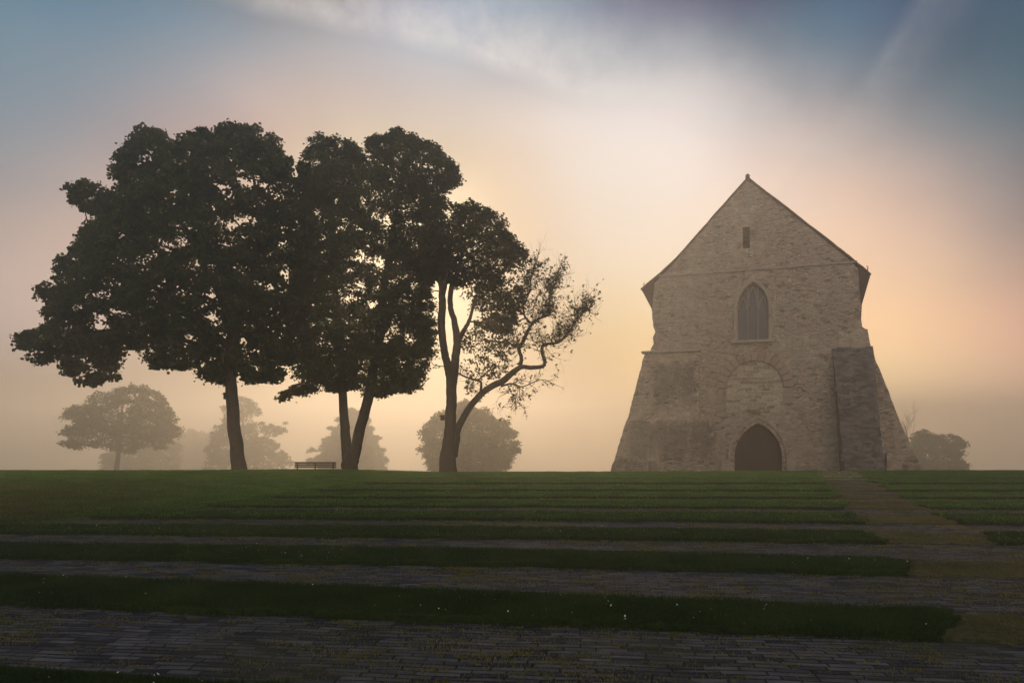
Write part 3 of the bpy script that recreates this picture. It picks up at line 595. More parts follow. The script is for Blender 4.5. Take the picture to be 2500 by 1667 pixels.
twist = [LIMB, L_UP, L_MID, L_LFT, L_BACK, L_LOOP, L_DROOP, L_DROOP2]
def twigs_from(paths, Yt, n, length, leaf_p=.35, up=.2, seed=3):
    rnd = random.Random(seed); tubes, leaves = [], []
    pool = []
    for p in paths:
        w = [px3(q, Yt, q[3]) for q in p]
        sp, _ = smooth_path(w, [1] * len(w), 5)
        pool += [(Vector(a), (Vector(b) - Vector(a)).normalized()) for a, b in zip(sp, sp[1:])]
    def grow(p, d, ln, r, lev):
        pts, rs = [p], [r]; ns = 5
        for s in range(ns):
            d = (d + Vector((rnd.gauss(0, .38), rnd.gauss(0, .38), rnd.gauss(up * .25, .34)))).normalized()
            p = p + d * ln / ns; pts.append(p); rs.append(r * (1 - .75 * (s + 1) / ns))
            if lev < 2 and rnd.random() < .62:
                grow(p, (d + Vector((rnd.gauss(0, .8), rnd.gauss(0, .8), rnd.gauss(.1, .7)))).normalized(), ln * rnd.uniform(.4, .65), rs[-1] * .75, lev + 1)
            if rnd.random() < leaf_p * (.45 + lev * .5):
                for _ in range(rnd.randint(1, 2)): leaves.append(p + Vector((rnd.gauss(0, .06), rnd.gauss(0, .06), rnd.gauss(0, .06))))
        tubes.append(tube(pts, rs, 4))
    for _ in range(n):
        p, d = rnd.choice(pool)
        side = Vector((rnd.gauss(0, 1), rnd.gauss(0, 1), rnd.gauss(up, .8))).normalized()
        grow(p, (d * .5 + side).normalized(), length * rnd.uniform(.5, 1.2), .014 if length < 2 else .03, 0)
    return tubes, leaves
tw1, lv1 = twigs_from([L_UP[3:], L_MID[4:], L_LFT[1:]], 30, 165, 1.15, .020, .5, 3)
tw2, lv2 = twigs_from([L_MID[1:5], L_UP[1:4], L_BACK, L_DROOP[1:], L_DROOP2, L_LOOP], 30, 95, .95, .045, .0, 4)
tw3, lv3 = twigs_from([L_MID[6:], L_LFT[3:], L_UP[5:]], 30, 95, .85, .08, .9, 8)
T3P = [(985,478),(1020,462),(1052,468),(1078,457),(1110,474),(1148,488),(1166,512),(1170,535),(1198,558),(1214,582),(1206,606),(1196,640),(1202,680),(1188,738),(1164,768),(1128,758),(1096,744),(1076,716),(1060,690),(1046,655),(1018,636),(994,640),(972,700),(955,660),(950,540)]
T3S = [(1055,760),(1096,744),(1128,758),(1164,762),(1180,800),(1172,840),(1140,870),(1105,880),(1078,862),(1062,820)]
T3L = [(985,760),(1004,755),(1008,830),(996,856),(978,840)]
G3 = [(random.uniform(1000, 1190), random.uniform(500, 740), random.uniform(6, 12), .6) for _ in range(16)] + [(1065,665,16,.8),(1006,668,12,.9),(1092,600,9,.5),(1120,640,8,.5),(1150,700,10,.5)]
tree('ash_tree', 'tree with forked trunk and a thick twisted half bare limb reaching right', 'tree', 30,
     [[(1028,1088,.40,0),(1030,1040,.345,0),(1034,985,.25,0),(1036,930,.235,0),(1037,880,.23,0),(1027,835,.17,0),(1018,790,.16,0),(1014,740,.17,0),(1016,690,.16,0),(1012,650,.12,0),(1000,600,.08,0),(990,540,.05,0)],
      [(1036,905,.2,0),(1042,860,.19,0),(1048,810,.18,0),(1050,775,.17,0),(1042,735,.13,.1),(1034,700,.12,.1),(1036,660,.11,.2),(1052,610,.08,.3),(1070,540,.04,.3)],
      [(1050,790,.13,0),(1062,768,.11,-.2),(1078,742,.08,-.4),(1095,690,.05,-.6),(1120,620,.03,-.8)],
      [(1016,690,.1,0),(1030,630,.08,-.5),(1040,560,.05,-.8)]] + twist,
     [(T3P, 640, 40, .42, .02, -.7), (T3S, 70, 16, .40, .1, -.2), (T3L, 10, 14, .3, .02, -9)], M_ASH, 'oval', .145, ntarget=300, gaps=G3, thick=2.6, R=2.0, k_r=.010,
     extra=(tw1 + tw2 + tw3, np.array([tuple(v) for v in lv1 + lv2 + lv3])))
# --- trees further back in the mist
def simple(name, label, cat, Yt, trunk, poly, nc, per, rad, lmat, kind, size, thick, R, hang=.3, gaps=(), thr=-.6, nt_=60, k_r=.02, mar=.2):
    return tree(name, label, cat, Yt, [trunk], [(poly, nc, per, rad, mar, thr)], lmat, kind, size, hang, nt_, gaps, thick, R, None, k_r, None, 8, .04)
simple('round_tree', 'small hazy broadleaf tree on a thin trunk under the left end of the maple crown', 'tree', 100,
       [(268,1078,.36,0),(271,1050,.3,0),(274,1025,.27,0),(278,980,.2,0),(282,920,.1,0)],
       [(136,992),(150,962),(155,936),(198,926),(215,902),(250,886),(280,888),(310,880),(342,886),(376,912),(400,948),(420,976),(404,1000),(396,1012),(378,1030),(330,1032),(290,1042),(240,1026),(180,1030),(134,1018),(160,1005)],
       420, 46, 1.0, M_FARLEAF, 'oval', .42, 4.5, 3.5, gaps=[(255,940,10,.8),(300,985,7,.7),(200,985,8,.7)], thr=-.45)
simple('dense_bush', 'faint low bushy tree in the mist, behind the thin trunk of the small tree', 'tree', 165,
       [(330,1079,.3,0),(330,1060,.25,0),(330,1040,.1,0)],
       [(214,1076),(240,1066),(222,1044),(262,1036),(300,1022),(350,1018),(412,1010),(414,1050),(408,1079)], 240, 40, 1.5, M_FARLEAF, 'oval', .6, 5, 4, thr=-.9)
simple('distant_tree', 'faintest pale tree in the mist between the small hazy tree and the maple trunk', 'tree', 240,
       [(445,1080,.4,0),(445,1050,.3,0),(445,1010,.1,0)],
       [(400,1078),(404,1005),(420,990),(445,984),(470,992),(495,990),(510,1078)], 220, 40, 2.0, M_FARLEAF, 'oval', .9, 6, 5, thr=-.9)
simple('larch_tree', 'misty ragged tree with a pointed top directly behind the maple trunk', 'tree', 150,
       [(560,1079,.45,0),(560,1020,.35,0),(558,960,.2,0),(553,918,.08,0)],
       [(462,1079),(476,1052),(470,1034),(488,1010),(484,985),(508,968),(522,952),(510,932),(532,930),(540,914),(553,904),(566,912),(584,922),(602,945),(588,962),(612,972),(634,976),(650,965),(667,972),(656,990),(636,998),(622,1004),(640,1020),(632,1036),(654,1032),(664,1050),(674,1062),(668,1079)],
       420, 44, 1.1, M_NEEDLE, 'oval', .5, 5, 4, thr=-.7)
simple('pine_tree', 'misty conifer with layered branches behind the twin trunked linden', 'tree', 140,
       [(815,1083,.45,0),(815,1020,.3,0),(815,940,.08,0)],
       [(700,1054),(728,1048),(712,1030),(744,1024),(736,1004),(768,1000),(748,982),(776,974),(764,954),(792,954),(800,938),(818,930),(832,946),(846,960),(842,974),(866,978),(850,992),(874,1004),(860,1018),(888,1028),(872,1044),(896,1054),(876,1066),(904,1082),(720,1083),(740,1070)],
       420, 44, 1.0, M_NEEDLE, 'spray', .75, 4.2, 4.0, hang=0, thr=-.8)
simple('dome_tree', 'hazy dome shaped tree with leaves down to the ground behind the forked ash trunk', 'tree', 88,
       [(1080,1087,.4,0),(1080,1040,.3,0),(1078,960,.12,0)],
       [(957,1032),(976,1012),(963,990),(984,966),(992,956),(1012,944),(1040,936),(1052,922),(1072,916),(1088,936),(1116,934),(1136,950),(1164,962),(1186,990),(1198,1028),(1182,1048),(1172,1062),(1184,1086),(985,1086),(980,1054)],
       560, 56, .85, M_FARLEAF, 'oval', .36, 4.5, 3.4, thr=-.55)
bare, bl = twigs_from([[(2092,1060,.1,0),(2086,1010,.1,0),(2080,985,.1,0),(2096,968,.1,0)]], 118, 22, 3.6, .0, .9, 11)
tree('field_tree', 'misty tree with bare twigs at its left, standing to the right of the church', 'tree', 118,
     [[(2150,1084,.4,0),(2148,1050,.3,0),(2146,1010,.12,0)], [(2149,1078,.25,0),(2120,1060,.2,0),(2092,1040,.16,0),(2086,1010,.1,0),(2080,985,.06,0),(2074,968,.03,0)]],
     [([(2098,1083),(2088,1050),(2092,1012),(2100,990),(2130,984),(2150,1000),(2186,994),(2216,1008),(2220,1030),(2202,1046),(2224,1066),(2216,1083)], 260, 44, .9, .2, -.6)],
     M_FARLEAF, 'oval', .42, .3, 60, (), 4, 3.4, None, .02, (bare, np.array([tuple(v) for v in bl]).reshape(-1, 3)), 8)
# ------------------------------------------------------------------ church
CH_Y = 45.0; CH_C = 1737
TH = math.radians(19.5)
CX0 = wx(CH_C, CH_Y); CO = Vector((CX0, CH_Y, 0))
ex = Vector((math.cos(TH), -math.sin(TH), 0)); ey = Vector((math.sin(TH), math.cos(TH), 0))
def fc(px, py, dep=0.0):
    """photo direction -> (u, z) on the facade plane, moved back by dep"""
    d = Vector(((px * K - 1250) / F, 1, (HY - py * K) / F)); o = Vector((0, 0, CAMH)); c = CO + ey * dep
    t = (c - o).dot(ey) / d.dot(ey); p = o + d * t; return ((p - c).dot(ex), p.z)
ZB0 = -2.2
def stone_b(seed=0.0, dark=0.0, rough_zone=True, cscale=1.0):
    def b(nt):
        g = G(nt)
        t = g.nt.nodes.new('ShaderNodeTexCoord'); wn = g.nt.nodes.new('ShaderNodeTexNoise'); wn.inputs['Scale'].default_value = 1.4; wn.inputs['Detail'].default_value = 3
        nt.links.new(t.outputs['Object'], wn.inputs[0])
        ma = g.nt.nodes.new('ShaderNodeVectorMath'); ma.operation = 'MULTIPLY_ADD'; nt.links.new(wn.outputs['Color'], ma.inputs[0]); ma.inputs[1].default_value = (.3, .3, .3); nt.links.new(t.outputs['Object'], ma.inputs[2])
        mp = g.nt.nodes.new('ShaderNodeMapping'); mp.inputs['Scale'].default_value = (3.0, 3.0, 7.0); nt.links.new(ma.outputs[0], mp.inputs[0])
        def vor(feat, v, sc):
            x = g.nt.nodes.new('ShaderNodeTexVoronoi'); x.feature = feat; x.inputs['Scale'].default_value = sc; nt.links.new(v, x.inputs['Vector']); x.inputs['Randomness'].default_value = .85; return x
        v1 = vor('F1', mp.outputs[0], 1.0); e1 = vor('DISTANCE_TO_EDGE', mp.outputs[0], 1.0)
        cell = g.nt.nodes.new('ShaderNodeSeparateColor'); nt.links.new(v1.outputs['Color'], cell.inputs[0])
        pal = g.ramp(cell.outputs[0], [(.0, (.17, .125, .09)), (.2, (.34, .27, .20)), (.45, (.50, .41, .31)), (.7, (.42, .33, .27)), (.85, (.40, .22, .16)), (1, (.58, .48, .37))])
        big = g.noise(.35, 5, t.outputs['Object'], .6); med = g.noise(2.2, 6, t.outputs['Object'], .65)
        mort = g.step(e1.outputs['Distance'], .09, .02)
        c = g.mix(mort, pal, (.60, .51, .40))
        plaster = g.step(big, .46, .60)                        # old render still covering part of the masonry
        c = g.mix(g.m('MULTIPLY', plaster, .62), c, (.50, .41, .31))
        c = g.mix(.8, c, g.ramp(med, [(.3, (.62, .60, .58)), (.7, (1.2, 1.18, 1.15))]), 'MULTIPLY')
        fine = g.noise(11, 5, t.outputs['Object'], .7)
        if dark: c = g.mix(dark, c, (.10, .095, .09))
        h = g.m('ADD', g.m('MULTIPLY', g.step(e1.outputs['Distance'], .0, .16), g.m('SUBTRACT', 1.0, g.m('MULTIPLY', plaster, .6))), g.m('ADD', g.m('MULTIPLY', med, 1.1), g.m('MULTIPLY', fine, .5)))
        sp = g.nt.nodes.new('ShaderNodeSeparateXYZ'); nt.links.new(t.outputs['Object'], sp.inputs[0])
        if rough_zone:                                         # rain and soot stains with a shape of their own
            st = g.nt.nodes.new('ShaderNodeMapping'); st.inputs['Scale'].default_value = (1.6, 1, .22); nt.links.new(t.outputs['Object'], st.inputs[0])
            sn = g.noise(1.1, 5, st.outputs[0], .6)
            m_ = None
            wx_ = g.m('ADD', sp.outputs[0], g.m('MULTIPLY', g.m('SUBTRACT', med, .5), 1.6)); wz_ = g.m('ADD', sp.outputs[2], g.m('MULTIPLY', g.m('SUBTRACT', med, .5), 1.2))
            for (ua, ub, zt_, zb_2) in STAINS:
                k_ = g.m('MULTIPLY', g.step(wx_, ua - .3, ua + .5), g.step(wx_, ub + .15, ub - .4))
                k_ = g.m('MULTIPLY', k_, g.m('MULTIPLY', g.step(wz_, zt_ + .15, zt_ - .3), g.step(g.m('ADD', sp.outputs[2], g.m('MULTIPLY', sn, 2.5)), zb_2 + .4, zb_2 + 2.2)))
                m_ = k_ if m_ is None else g.m('MAXIMUM', m_, k_)
            m_ = g.m('MULTIPLY', m_, g.step(sn, .25, .5))
            c = g.mix(g.m('MULTIPLY', m_, .55), c, (.085, .075, .07))
        bp = g.bump(h, 1.0, .07)
        return g.pbr(c, .95, bp, .15)
    return b
_u = lambda px, py: fc(px, py)[0]
_z = lambda px, py: fc(px, py)[1]
STAINS = [(_u(1500, 860), _u(1606, 860), _z(1550, 832), _z(1550, 925)), (_u(1445, 1000), _u(1642, 1000), _z(1540, 966), _z(1540, 1060)), (_u(1380, 1080), _u(1520, 1080), _z(1460, 1050), ZB0 - 1)]
M_STONE = bsdf_mat('rubble_stone', stone_b())
M_BUTT = bsdf_mat('buttress_stone', stone_b(rough_zone=True))
M_BUTT_R = bsdf_mat('buttress_stone_plain', stone_b(rough_zone=False))
def slate_b(nt):
    g = G(nt); v = g.co((3.2, 3.2, 6.5)); x = g.nt.nodes.new('ShaderNodeTexVoronoi'); x.inputs['Scale'].default_value = 1; nt.links.new(v, x.inputs['Vector'])
    n1 = g.noise(6, 6, None, .7); s = g.nt.nodes.new('ShaderNodeSeparateColor'); nt.links.new(x.outputs['Color'], s.inputs[0])
    c = g.mix(s.outputs[0], (.06, .055, .052), (.20, .17, .15)); c = g.mix(g.step(n1, .66, .70), c, (.42, .41, .38))
    return g.pbr(c, .85, g.bump(n1, .9, .05), .25)
M_DARK = bsdf_mat('blackened_stone', slate_b)
def dressed_b(nt):
    g = G(nt); n1 = g.noise(3, 6, None, .6); n2 = g.noise(25, 4)
    c = g.ramp(n1, [(.25, (.20, .155, .125)), (.5, (.34, .28, .22)), (.75, (.42, .33, .27))]); return g.pbr(c, .9, g.bump(n2, .5, .02), .2)
M_DRESS = bsdf_mat('dressed_sandstone', dressed_b)
def arch_b(nt):
    g = G(nt); n1 = g.noise(1.3, 5, None, .6); n2 = g.noise(22, 4)
    return g.pbr(g.ramp(n1, [(.35, (.20, .14, .11)), (.5, (.34, .26, .20)), (.7, (.27, .19, .15))]), .9, g.bump(n2, .5, .02), .2)
M_ARCH = bsdf_mat('arch_sandstone', arch_b)
def infill_b(nt):
    g = G(nt); t = nt.nodes.new('ShaderNodeTexCoord'); mp = nt.nodes.new('ShaderNodeMapping'); mp.inputs['Rotation'].default_value = (math.radians(90), 0, 0); nt.links.new(t.outputs['Object'], mp.inputs[0])
    w = nt.nodes.new('ShaderNodeTexNoise'); w.inputs['Scale'].default_value = 1.8; nt.links.new(mp.outputs[0], w.inputs[0])
    mx = nt.nodes.new('ShaderNodeVectorMath'); mx.operation = 'MULTIPLY_ADD'; nt.links.new(w.outputs['Color'], mx.inputs[0]); mx.inputs[1].default_value = (.35, .22, 0); nt.links.new(mp.outputs[0], mx.inputs[2])
    b = g.n('ShaderNodeTexBrick', Scale=1.0); nt.links.new(mx.outputs[0], b.inputs['Vector']); b.inputs['Brick Width'].default_value = .52; b.inputs['Row Height'].default_value = .24; b.inputs['Mortar Size'].default_value = .028; b.squash = 1.6; b.squash_frequency = 3
    b.inputs['Mortar Smooth'].default_value = .3; b.inputs['Color1'].default_value = (.26, .20, .15, 1); b.inputs['Color2'].default_value = (.52, .42, .31, 1); b.inputs['Mortar'].default_value = (.54, .46, .36, 1)
    n1 = g.noise(6, 5, mp.outputs[0], .6); c = g.mix(.7, b.outputs['Color'], g.ramp(n1, [(.3, (.6, .58, .56)), (.7, (1.2, 1.2, 1.2))]), 'MULTIPLY')
    return g.pbr(c, .95, g.bump(g.m('ADD', g.m('MULTIPLY', b.outputs['Fac'], -.8), n1), .9, .05), .15)
M_INFILL = bsdf_mat('infill_masonry', infill_b)
def tile_b(nt):
    g = G(nt); n1 = g.noise(5, 5); w = g.nt.nodes.new('ShaderNodeTexWave'); w.inputs['Scale'].default_value = 2.2; nt.links.new(g.co((1, 0, 1)), w.inputs[0])
    return g.pbr(g.ramp(n1, [(.3, (.10, .055, .04)), (.7, (.19, .11, .08))]), .9, g.bump(w.outputs['Fac'], .5, .04), .2)
M_TILE = bsdf_mat('roof_tiles', tile_b)
M_WOOD = bsdf_mat('old_wood', lambda nt: (lambda g: g.pbr(g.ramp(g.noise(4, 6, g.co((8, 8, .8))), [(.3, (.035, .02, .014)), (.7, (.075, .045, .03))]), .8, g.bump(g.noise(4, 6, g.co((8, 8, .8))), .6, .01), .2))(G(nt)))
M_GLASS = bsdf_mat('leaded_glass', lambda nt: (lambda g: g.pbr(g.mix(g.step(g.noise(3, 3), .4, .6), (.015, .015, .020), (.03, .03, .035)), .25, g.bump(g.noise(14, 3), .3, .01), .5))(G(nt)))
M_IRON = bsdf_mat('rusty_iron', lambda nt: G(nt).pbr((.03, .025, .02), .7))
CH = empty('church', (CO.x, CO.y, 0), -TH)
tag(CH, 'roofless looking medieval church front of rubble stone with steep gable and flaring buttresses', 'church')
CH['label'] = 'medieval stone church with steep gable, pointed window, arched portal and flaring buttresses'
ZB = -2.2
def arch_pts(cx, zb, half, zs, zt, n=12):
    """pointed arch outline, counter-clockwise from bottom left: half width, springing height, top height"""
    rise = zt - zs; R_ = (half * half + rise * rise) / (2 * half)
    L_, R2 = [], []
    a1 = math.asin(min(1, rise / R_))
    for i in range(n + 1):
        a = a1 * i / n; L_.append((cx + half - R_ * (1 - math.cos(a)), zs + R_ * math.sin(a)))
    right = L_; left = [(2 * cx - x, z) for x, z in L_[::-1]][1:]
    return [(cx - half, zb), (cx + half, zb)] + right + left   # right side up, over the top, left side down
def cut_wall(outer, holes, d0, depth_h, m, name, back):
    """front face with openings, reveals going back by depth_h, outline walls going back by `back`"""
    loops = [[Vector((x, z, 0)) for x, z in outer]] + [[Vector((x, z, 0)) for x, z in h] for h in holes]
    tris = tessellate_polygon(loops); flat = [p for l in loops for p in l]
    V = [(p.x, d0, p.y) for p in flat]; F_ = [tuple(t) for t in tris]
    b = 0
    for k, l in enumerate(loops):
        n = len(l); dep = back if k == 0 else depth_h; s = len(V)
        V += [(p.x, d0 + dep, p.y) for p in l]
        F_ += [(b + i, b + (i + 1) % n, s + (i + 1) % n, s + i) for i in range(n)]
        b += n
    return V, F_
def rough(pts, amp, step):
    """subdivide an open polyline and jitter it sideways: weathered stone edges"""
    out = []
    for (a, b), (c, d) in zip(pts, pts[1:]):
        L_ = math.hypot(c - a, d - b); n = max(1, int(L_ / step))
        for i in range(n):
            t = i / n; out.append((a + (c - a) * t + random.uniform(-amp, amp), b + (d - b) * t + random.uniform(-amp, amp) * .4))
    out.append(pts[-1]); return out
def P(*l): return [fc(*p) for p in l]
# facade outline in facade metres
left_up = P((1496,706),(1498,740),(1501,760),(1497,790),(1492,812))
gl = P((1500,655),(1532,622),(1717,412)); gr = P((1717,412),(1948,594),(1976,620),(1980,700),(1981,752))
uL, _ = fc(1492, 812); uR, _ = fc(1990, 752)
outer = [(uL, ZB), (uR, ZB)] + rough(P((1990,1000),(1990,756),(1981,750),(1978,715),(1980,690)), .04, .35) + P((1977,624),(1948,594)) + P((1717,409)) + P((1532,622),(1498,655)) + rough(P((1496,700),(1500,740),(1504,762),(1498,775),(1500,790),(1493,812)), .05, .3)
pc, _ = fc(1741, 1080); ph = fc(1797, 1060)[0] - pc; pzs = fc(1741, 1050)[1]; pzt = fc(1738, 971)[1]
portal = arch_pts(pc, ZB + .02, ph, pzs, pzt, 14)
wc, wzb = fc(1729, 781); wh = fc(1767, 760)[0] - wc; wzs = fc(1729, 706)[1]; wzt = fc(1727, 646)[1]
lancet = arch_pts(wc, wzb, wh, wzs, wzt, 14)
sx0, sz1 = fc(1706, 522); sx1, sz0 = fc(1722, 570); slot = [(sx0, sz0), (sx1, sz0), (sx1, sz1), (sx0, sz1)]
V, F_ = cut_wall(outer, [portal, lancet, slot], 0, .55, M_STONE, 'wall', 13.5)
wall = mesh_obj('wall', V, F_, M_STONE, CH)
def prism(outline, d0, d1):
    """closed outline in (u, z), extruded from depth d0 to d1"""
    n = len(outline); V = [(x, d0, z) for x, z in outline] + [(x, d1, z) for x, z in outline]
    tris = tessellate_polygon([[Vector((x, z, 0)) for x, z in outline]])
    F_ = [tuple(t) for t in tris] + [tuple(i + n for i in t[::-1]) for t in tris] + [(i, i + n, (i + 1) % n + n, (i + 1) % n) for i in range(n)]
    return V, F_
def boxv(x0, x1, y0, y1, z0, z1):
    V = [(x, y, z) for x in (x0, x1) for y in (y0, y1) for z in (z0, z1)]
    return V, [(0, 1, 3, 2), (4, 6, 7, 5), (0, 4, 5, 1), (2, 3, 7, 6), (0, 2, 6, 4), (1, 5, 7, 3)]
# roof: two sloping slabs with bell-cast eaves, and a ridge knob
el, er = fc(1470, 662, -.25), fc(2003, 628, -.25); ap = fc(1717, 404, -.25)
ml, mr = fc(1532, 613, -.25), fc(1955, 587, -.25)
def off_line(pts, t):
    out = []
    for i, p in enumerate(pts):
        a = Vector(pts[max(i - 1, 0)]); b = Vector(pts[min(i + 1, len(pts) - 1)]); d = (b - a).normalized(); nn = Vector((d.y, -d.x))
        if nn.y > 0: nn = -nn
        out.append(tuple(Vector(p) + nn * t))
    return out
def curve2(a, m_, b, n=10):
    """straight upper run a->m, then a smooth flare to b"""
    pts = [tuple(Vector(a).lerp(Vector(m_), i / 8 * .8)) for i in range(9)]
    s = Vector(pts[-1]); c = Vector(a).lerp(Vector(m_), 1.0)
    for i in range(1, n + 1):
        t = i / n; pts.append(tuple((1 - t) ** 2 * s + 2 * t * (1 - t) * c + t * t * Vector(b)))
    return pts
roofparts = []
for a_, m_, b_ in ((ap, ml, el), (ap, mr, er)):
    top = curve2(a_, m_, b_); top = [(x + random.uniform(-.015, .015), z + random.uniform(-.02, .02)) for x, z in top]
    bot = off_line(top, .09); bot[0] = (ap[0], ap[1] - .13)
    roofparts.append(prism(top + bot[::-1], -.12, 13.8))
roof = mesh_obj('roof', *join(roofparts), M_TILE, CH)
mesh_obj('ridge_knob', *tube([(ap[0], -.15, ap[1] - .1), (ap[0], -.15, ap[1] + .08), (ap[0], -.15, ap[1] + .16)], [.14, .13, .04], 8), M_TILE, roof)
for (px_, py_, s_) in ((1479, 655, 1), (1993, 617, -1)):
    u_, z_ = fc(px_, py_, -.2)
    mesh_obj('snow_hook', *tube([(u_, -.1, z_ - .15), (u_ - .03 * s_, -.1, z_ + .12), (u_ + .05 * s_, -.1, z_ + .2)], [.03, .03, .02], 5), M_IRON, roof)
eav = []
for tri_ in ([fc(1473, 664, -.1), fc(1504, 640, -.1), fc(1497, 710, -.1)], [fc(2000, 630, -.1), fc(1979, 702, -.1), fc(1972, 612, -.1)]):
    eav.append(prism(tri_, -.08, 13.6))
for e_ in eav: mesh_obj('eaves', *e_, M_WOOD, CH)
# string course under the gable
c0, c1 = fc(1514, 634), fc(1968, 601)
mesh_obj('string_course', *join([boxv(c0[0] + (c1[0] - c0[0]) * i / 24 + .01, c0[0] + (c1[0] - c0[0]) * (i + 1) / 24, -.10 - random.uniform(0, .03), .05, c0[1] + (c1[1] - c0[1]) * i / 24 - .09 + random.uniform(-.02, .02), c0[1] + (c1[1] - c0[1]) * i / 24 + .05) for i in range(24)]), M_DRESS, CH)
# pointed window
win = empty('window', (wc, 0, wzb)); win.parent = CH
def rel(vf, dx, dz): return [(x - dx, y, z - dz) for x, y, z in vf[0]], vf[1]
def ring(inner, outer_, d0, d1):
    n = len(inner); V = [(x, d0, z) for x, z in inner] + [(x, d0, z) for x, z in outer_] + [(x, d1, z) for x, z in inner] + [(x, d1, z) for x, z in outer_]
    F_ = []
    for i in range(n - 1):
        F_ += [(i, i + 1, n + i + 1, n + i), (2 * n + i, 3 * n + i, 3 * n + i + 1, 2 * n + i + 1), (i, 2 * n + i, 2 * n + i + 1, i + 1), (n + i, n + i + 1, 3 * n + i + 1, 3 * n + i)]
    F_ += [(0, n, 3 * n, 2 * n), (n - 1, 3 * n - 1, 4 * n - 1, 2 * n - 1)]
    return V, F_
def arch_open(cx, zb, half, zs, zt, n=14):
    a = arch_pts(cx, zb, half, zs, zt, n); return a[1:] + [a[0]]
mesh_obj('frame', *rel(join([ring(arch_open(wc, wzb, wh - .03, wzs, wzt - .04), arch_open(wc, wzb, wh + .15, wzs, wzt + .20), -.07, .12),
                             ring(arch_open(wc, wzb, wh - .09, wzs, wzt - .12), arch_open(wc, wzb, wh - .02, wzs, wzt - .02), .14, .34)]), wc, wzb), M_DRESS, win)
w3 = (2 * wh - .18) / 3; bars = []
for s_ in (-1, 1):
    xm = wc + s_ * w3 / 2; top = wzs + (wzt - wzs) * .80
    bars.append(boxv(xm - .055, xm + .055, .2, .36, wzb, top))
    cxs = wc + s_ * w3
    bars.append(ring(arch_open(cxs, wzs - .1, w3 / 2 - .12, wzs - .1, wzs + .62, 8), arch_open(cxs, wzs - .1, w3 / 2 - .01, wzs - .1, wzs + .80, 8), .22, .34))
bars.append(ring(arch_open(wc, wzs + .1, w3 / 2 - .12, wzs + .5, wzt - .42, 8), arch_open(wc, wzs + .1, w3 / 2 - .01, wzs + .5, wzt - .26, 8), .22, .34))
M_TRAC = bsdf_mat('weathered_tracery', lambda nt: (lambda g: g.pbr(g.mix(g.noise(4, 4), (.16, .13, .10), (.25, .20, .16)), .9, None, .2))(G(nt)))
mesh_obj('mullion', *rel(join(bars), wc, wzb), M_TRAC, win)
mesh_obj('pane', *rel(prism(arch_pts(wc, wzb, wh - .01, wzs, wzt - .01, 14), .42, .46), wc, wzb), M_GLASS, win)
sl0 = fc(1686, 784); sl1 = fc(1772, 784)
mesh_obj('sill', *rel(boxv(wc - wh - .32, wc + wh + .32, -.16, .5, wzb - .16, wzb + .01), wc, wzb), M_DRESS, win)
# slot window with louvre slats in the gable
mesh_obj('louvre', *join([boxv(sx0 + .01, sx1 - .01, .14, .3, sz0 + (sz1 - sz0) * i / 12 + .02, sz0 + (sz1 - sz0) * i / 12 + .09) for i in range(12)] + [boxv(sx0 - .02, sx1 + .02, .4, .45, sz0 - .02, sz1 + .02)]), M_WOOD, CH)
# portal
po = empty('portal', (pc, 0, 0)); po.parent = CH
pr = []
for k_, (o_, w_, d_) in enumerate(((-.02, .12, .30), (.11, .12, .14), (.24, .14, -.06))):
    pr.append(ring(arch_open(pc, ZB, ph + o_, pzs, pzt + o_ * 1.3), arch_open(pc, ZB, ph + o_ + w_, pzs, pzt + (o_ + w_) * 1.3), d_ - (.02 * k_), d_ + .34 if k_ < 2 else .1))
mesh_obj('moulding', *rel(join(pr), pc, 0), M_DRESS, po)
pil = []
for s_ in (-1, 1):
    x_ = pc + s_ * (ph + .55); zt_ = fc(1741, 1055)[1]
    pil.append(boxv(min(x_ - .28, x_ + .28), max(x_ - .28, x_ + .28), -.22, .05, ZB, zt_))
for p_ in pil: mesh_obj('plinth', *rel(p_, pc, 0), M_DRESS, po)
planks = [boxv(pc - ph - .1, pc + ph + .1, .541, .6, ZB, pzt + .1)] + [boxv(pc - ph - .05 + (2 * ph + .1) * i / 14, pc - ph - .05 + (2 * ph + .1) * (i + 1) / 14 - .012, .46, .54 + .004 * (i % 2), ZB, pzt + .1) for i in range(14)]
mesh_obj('door', *rel(join(planks), pc, 0), M_WOOD, po)
# walled-up round arch of voussoirs above the portal
ac = fc(1733, 900); ar_o = fc(1822, 900)[0] - ac[0]; ar_i = ar_o - .58; top_a = fc(1733, 808)[1]
spr = top_a - ar_o; vs = []
for i in range(15):
    a0 = math.pi * i / 15 + .012; a1 = math.pi * (i + 1) / 15 - .012; o_ = random.uniform(0, .04); r_o = ar_o + random.uniform(-.03, .04)
    pts = [(ac[0] + r_ * math.cos(a), spr + r_ * math.sin(a)) for r_, aa in ((ar_i, (a0, (a0 + a1) / 2, a1)), (r_o, (a1, (a0 + a1) / 2, a0))) for a in aa]
    vs.append(prism(pts, -.16 - o_, .1))
for s_ in (-1, 1):
    zz = spr - .02
    for i in range(5):
        hh = random.uniform(.28, .5); x_ = ac[0] + s_ * (ar_o + ar_i) / 2; w_ = .26 + random.uniform(0, .06)
        if s_ > 0 and i > 2: break
        vs.append(boxv(x_ - w_, x_ + w_, -.06 - random.uniform(0, .03), .1, zz - hh + .02, zz)); zz -= hh
mesh_obj('blind_arch', *join(vs), M_ARCH, CH)
inf = [(ac[0] + (ar_i - .01) * math.cos(math.pi * i / 20), spr + (ar_i - .01) * math.sin(math.pi * i / 20)) for i in range(21)]
zi = fc(1733, 948)[1]
mesh_obj('infill', *prism([(ac[0] + ar_i - .01, zi)] + inf + [(ac[0] - ar_i + .01, zi)], -.03, .2), M_INFILL, CH)
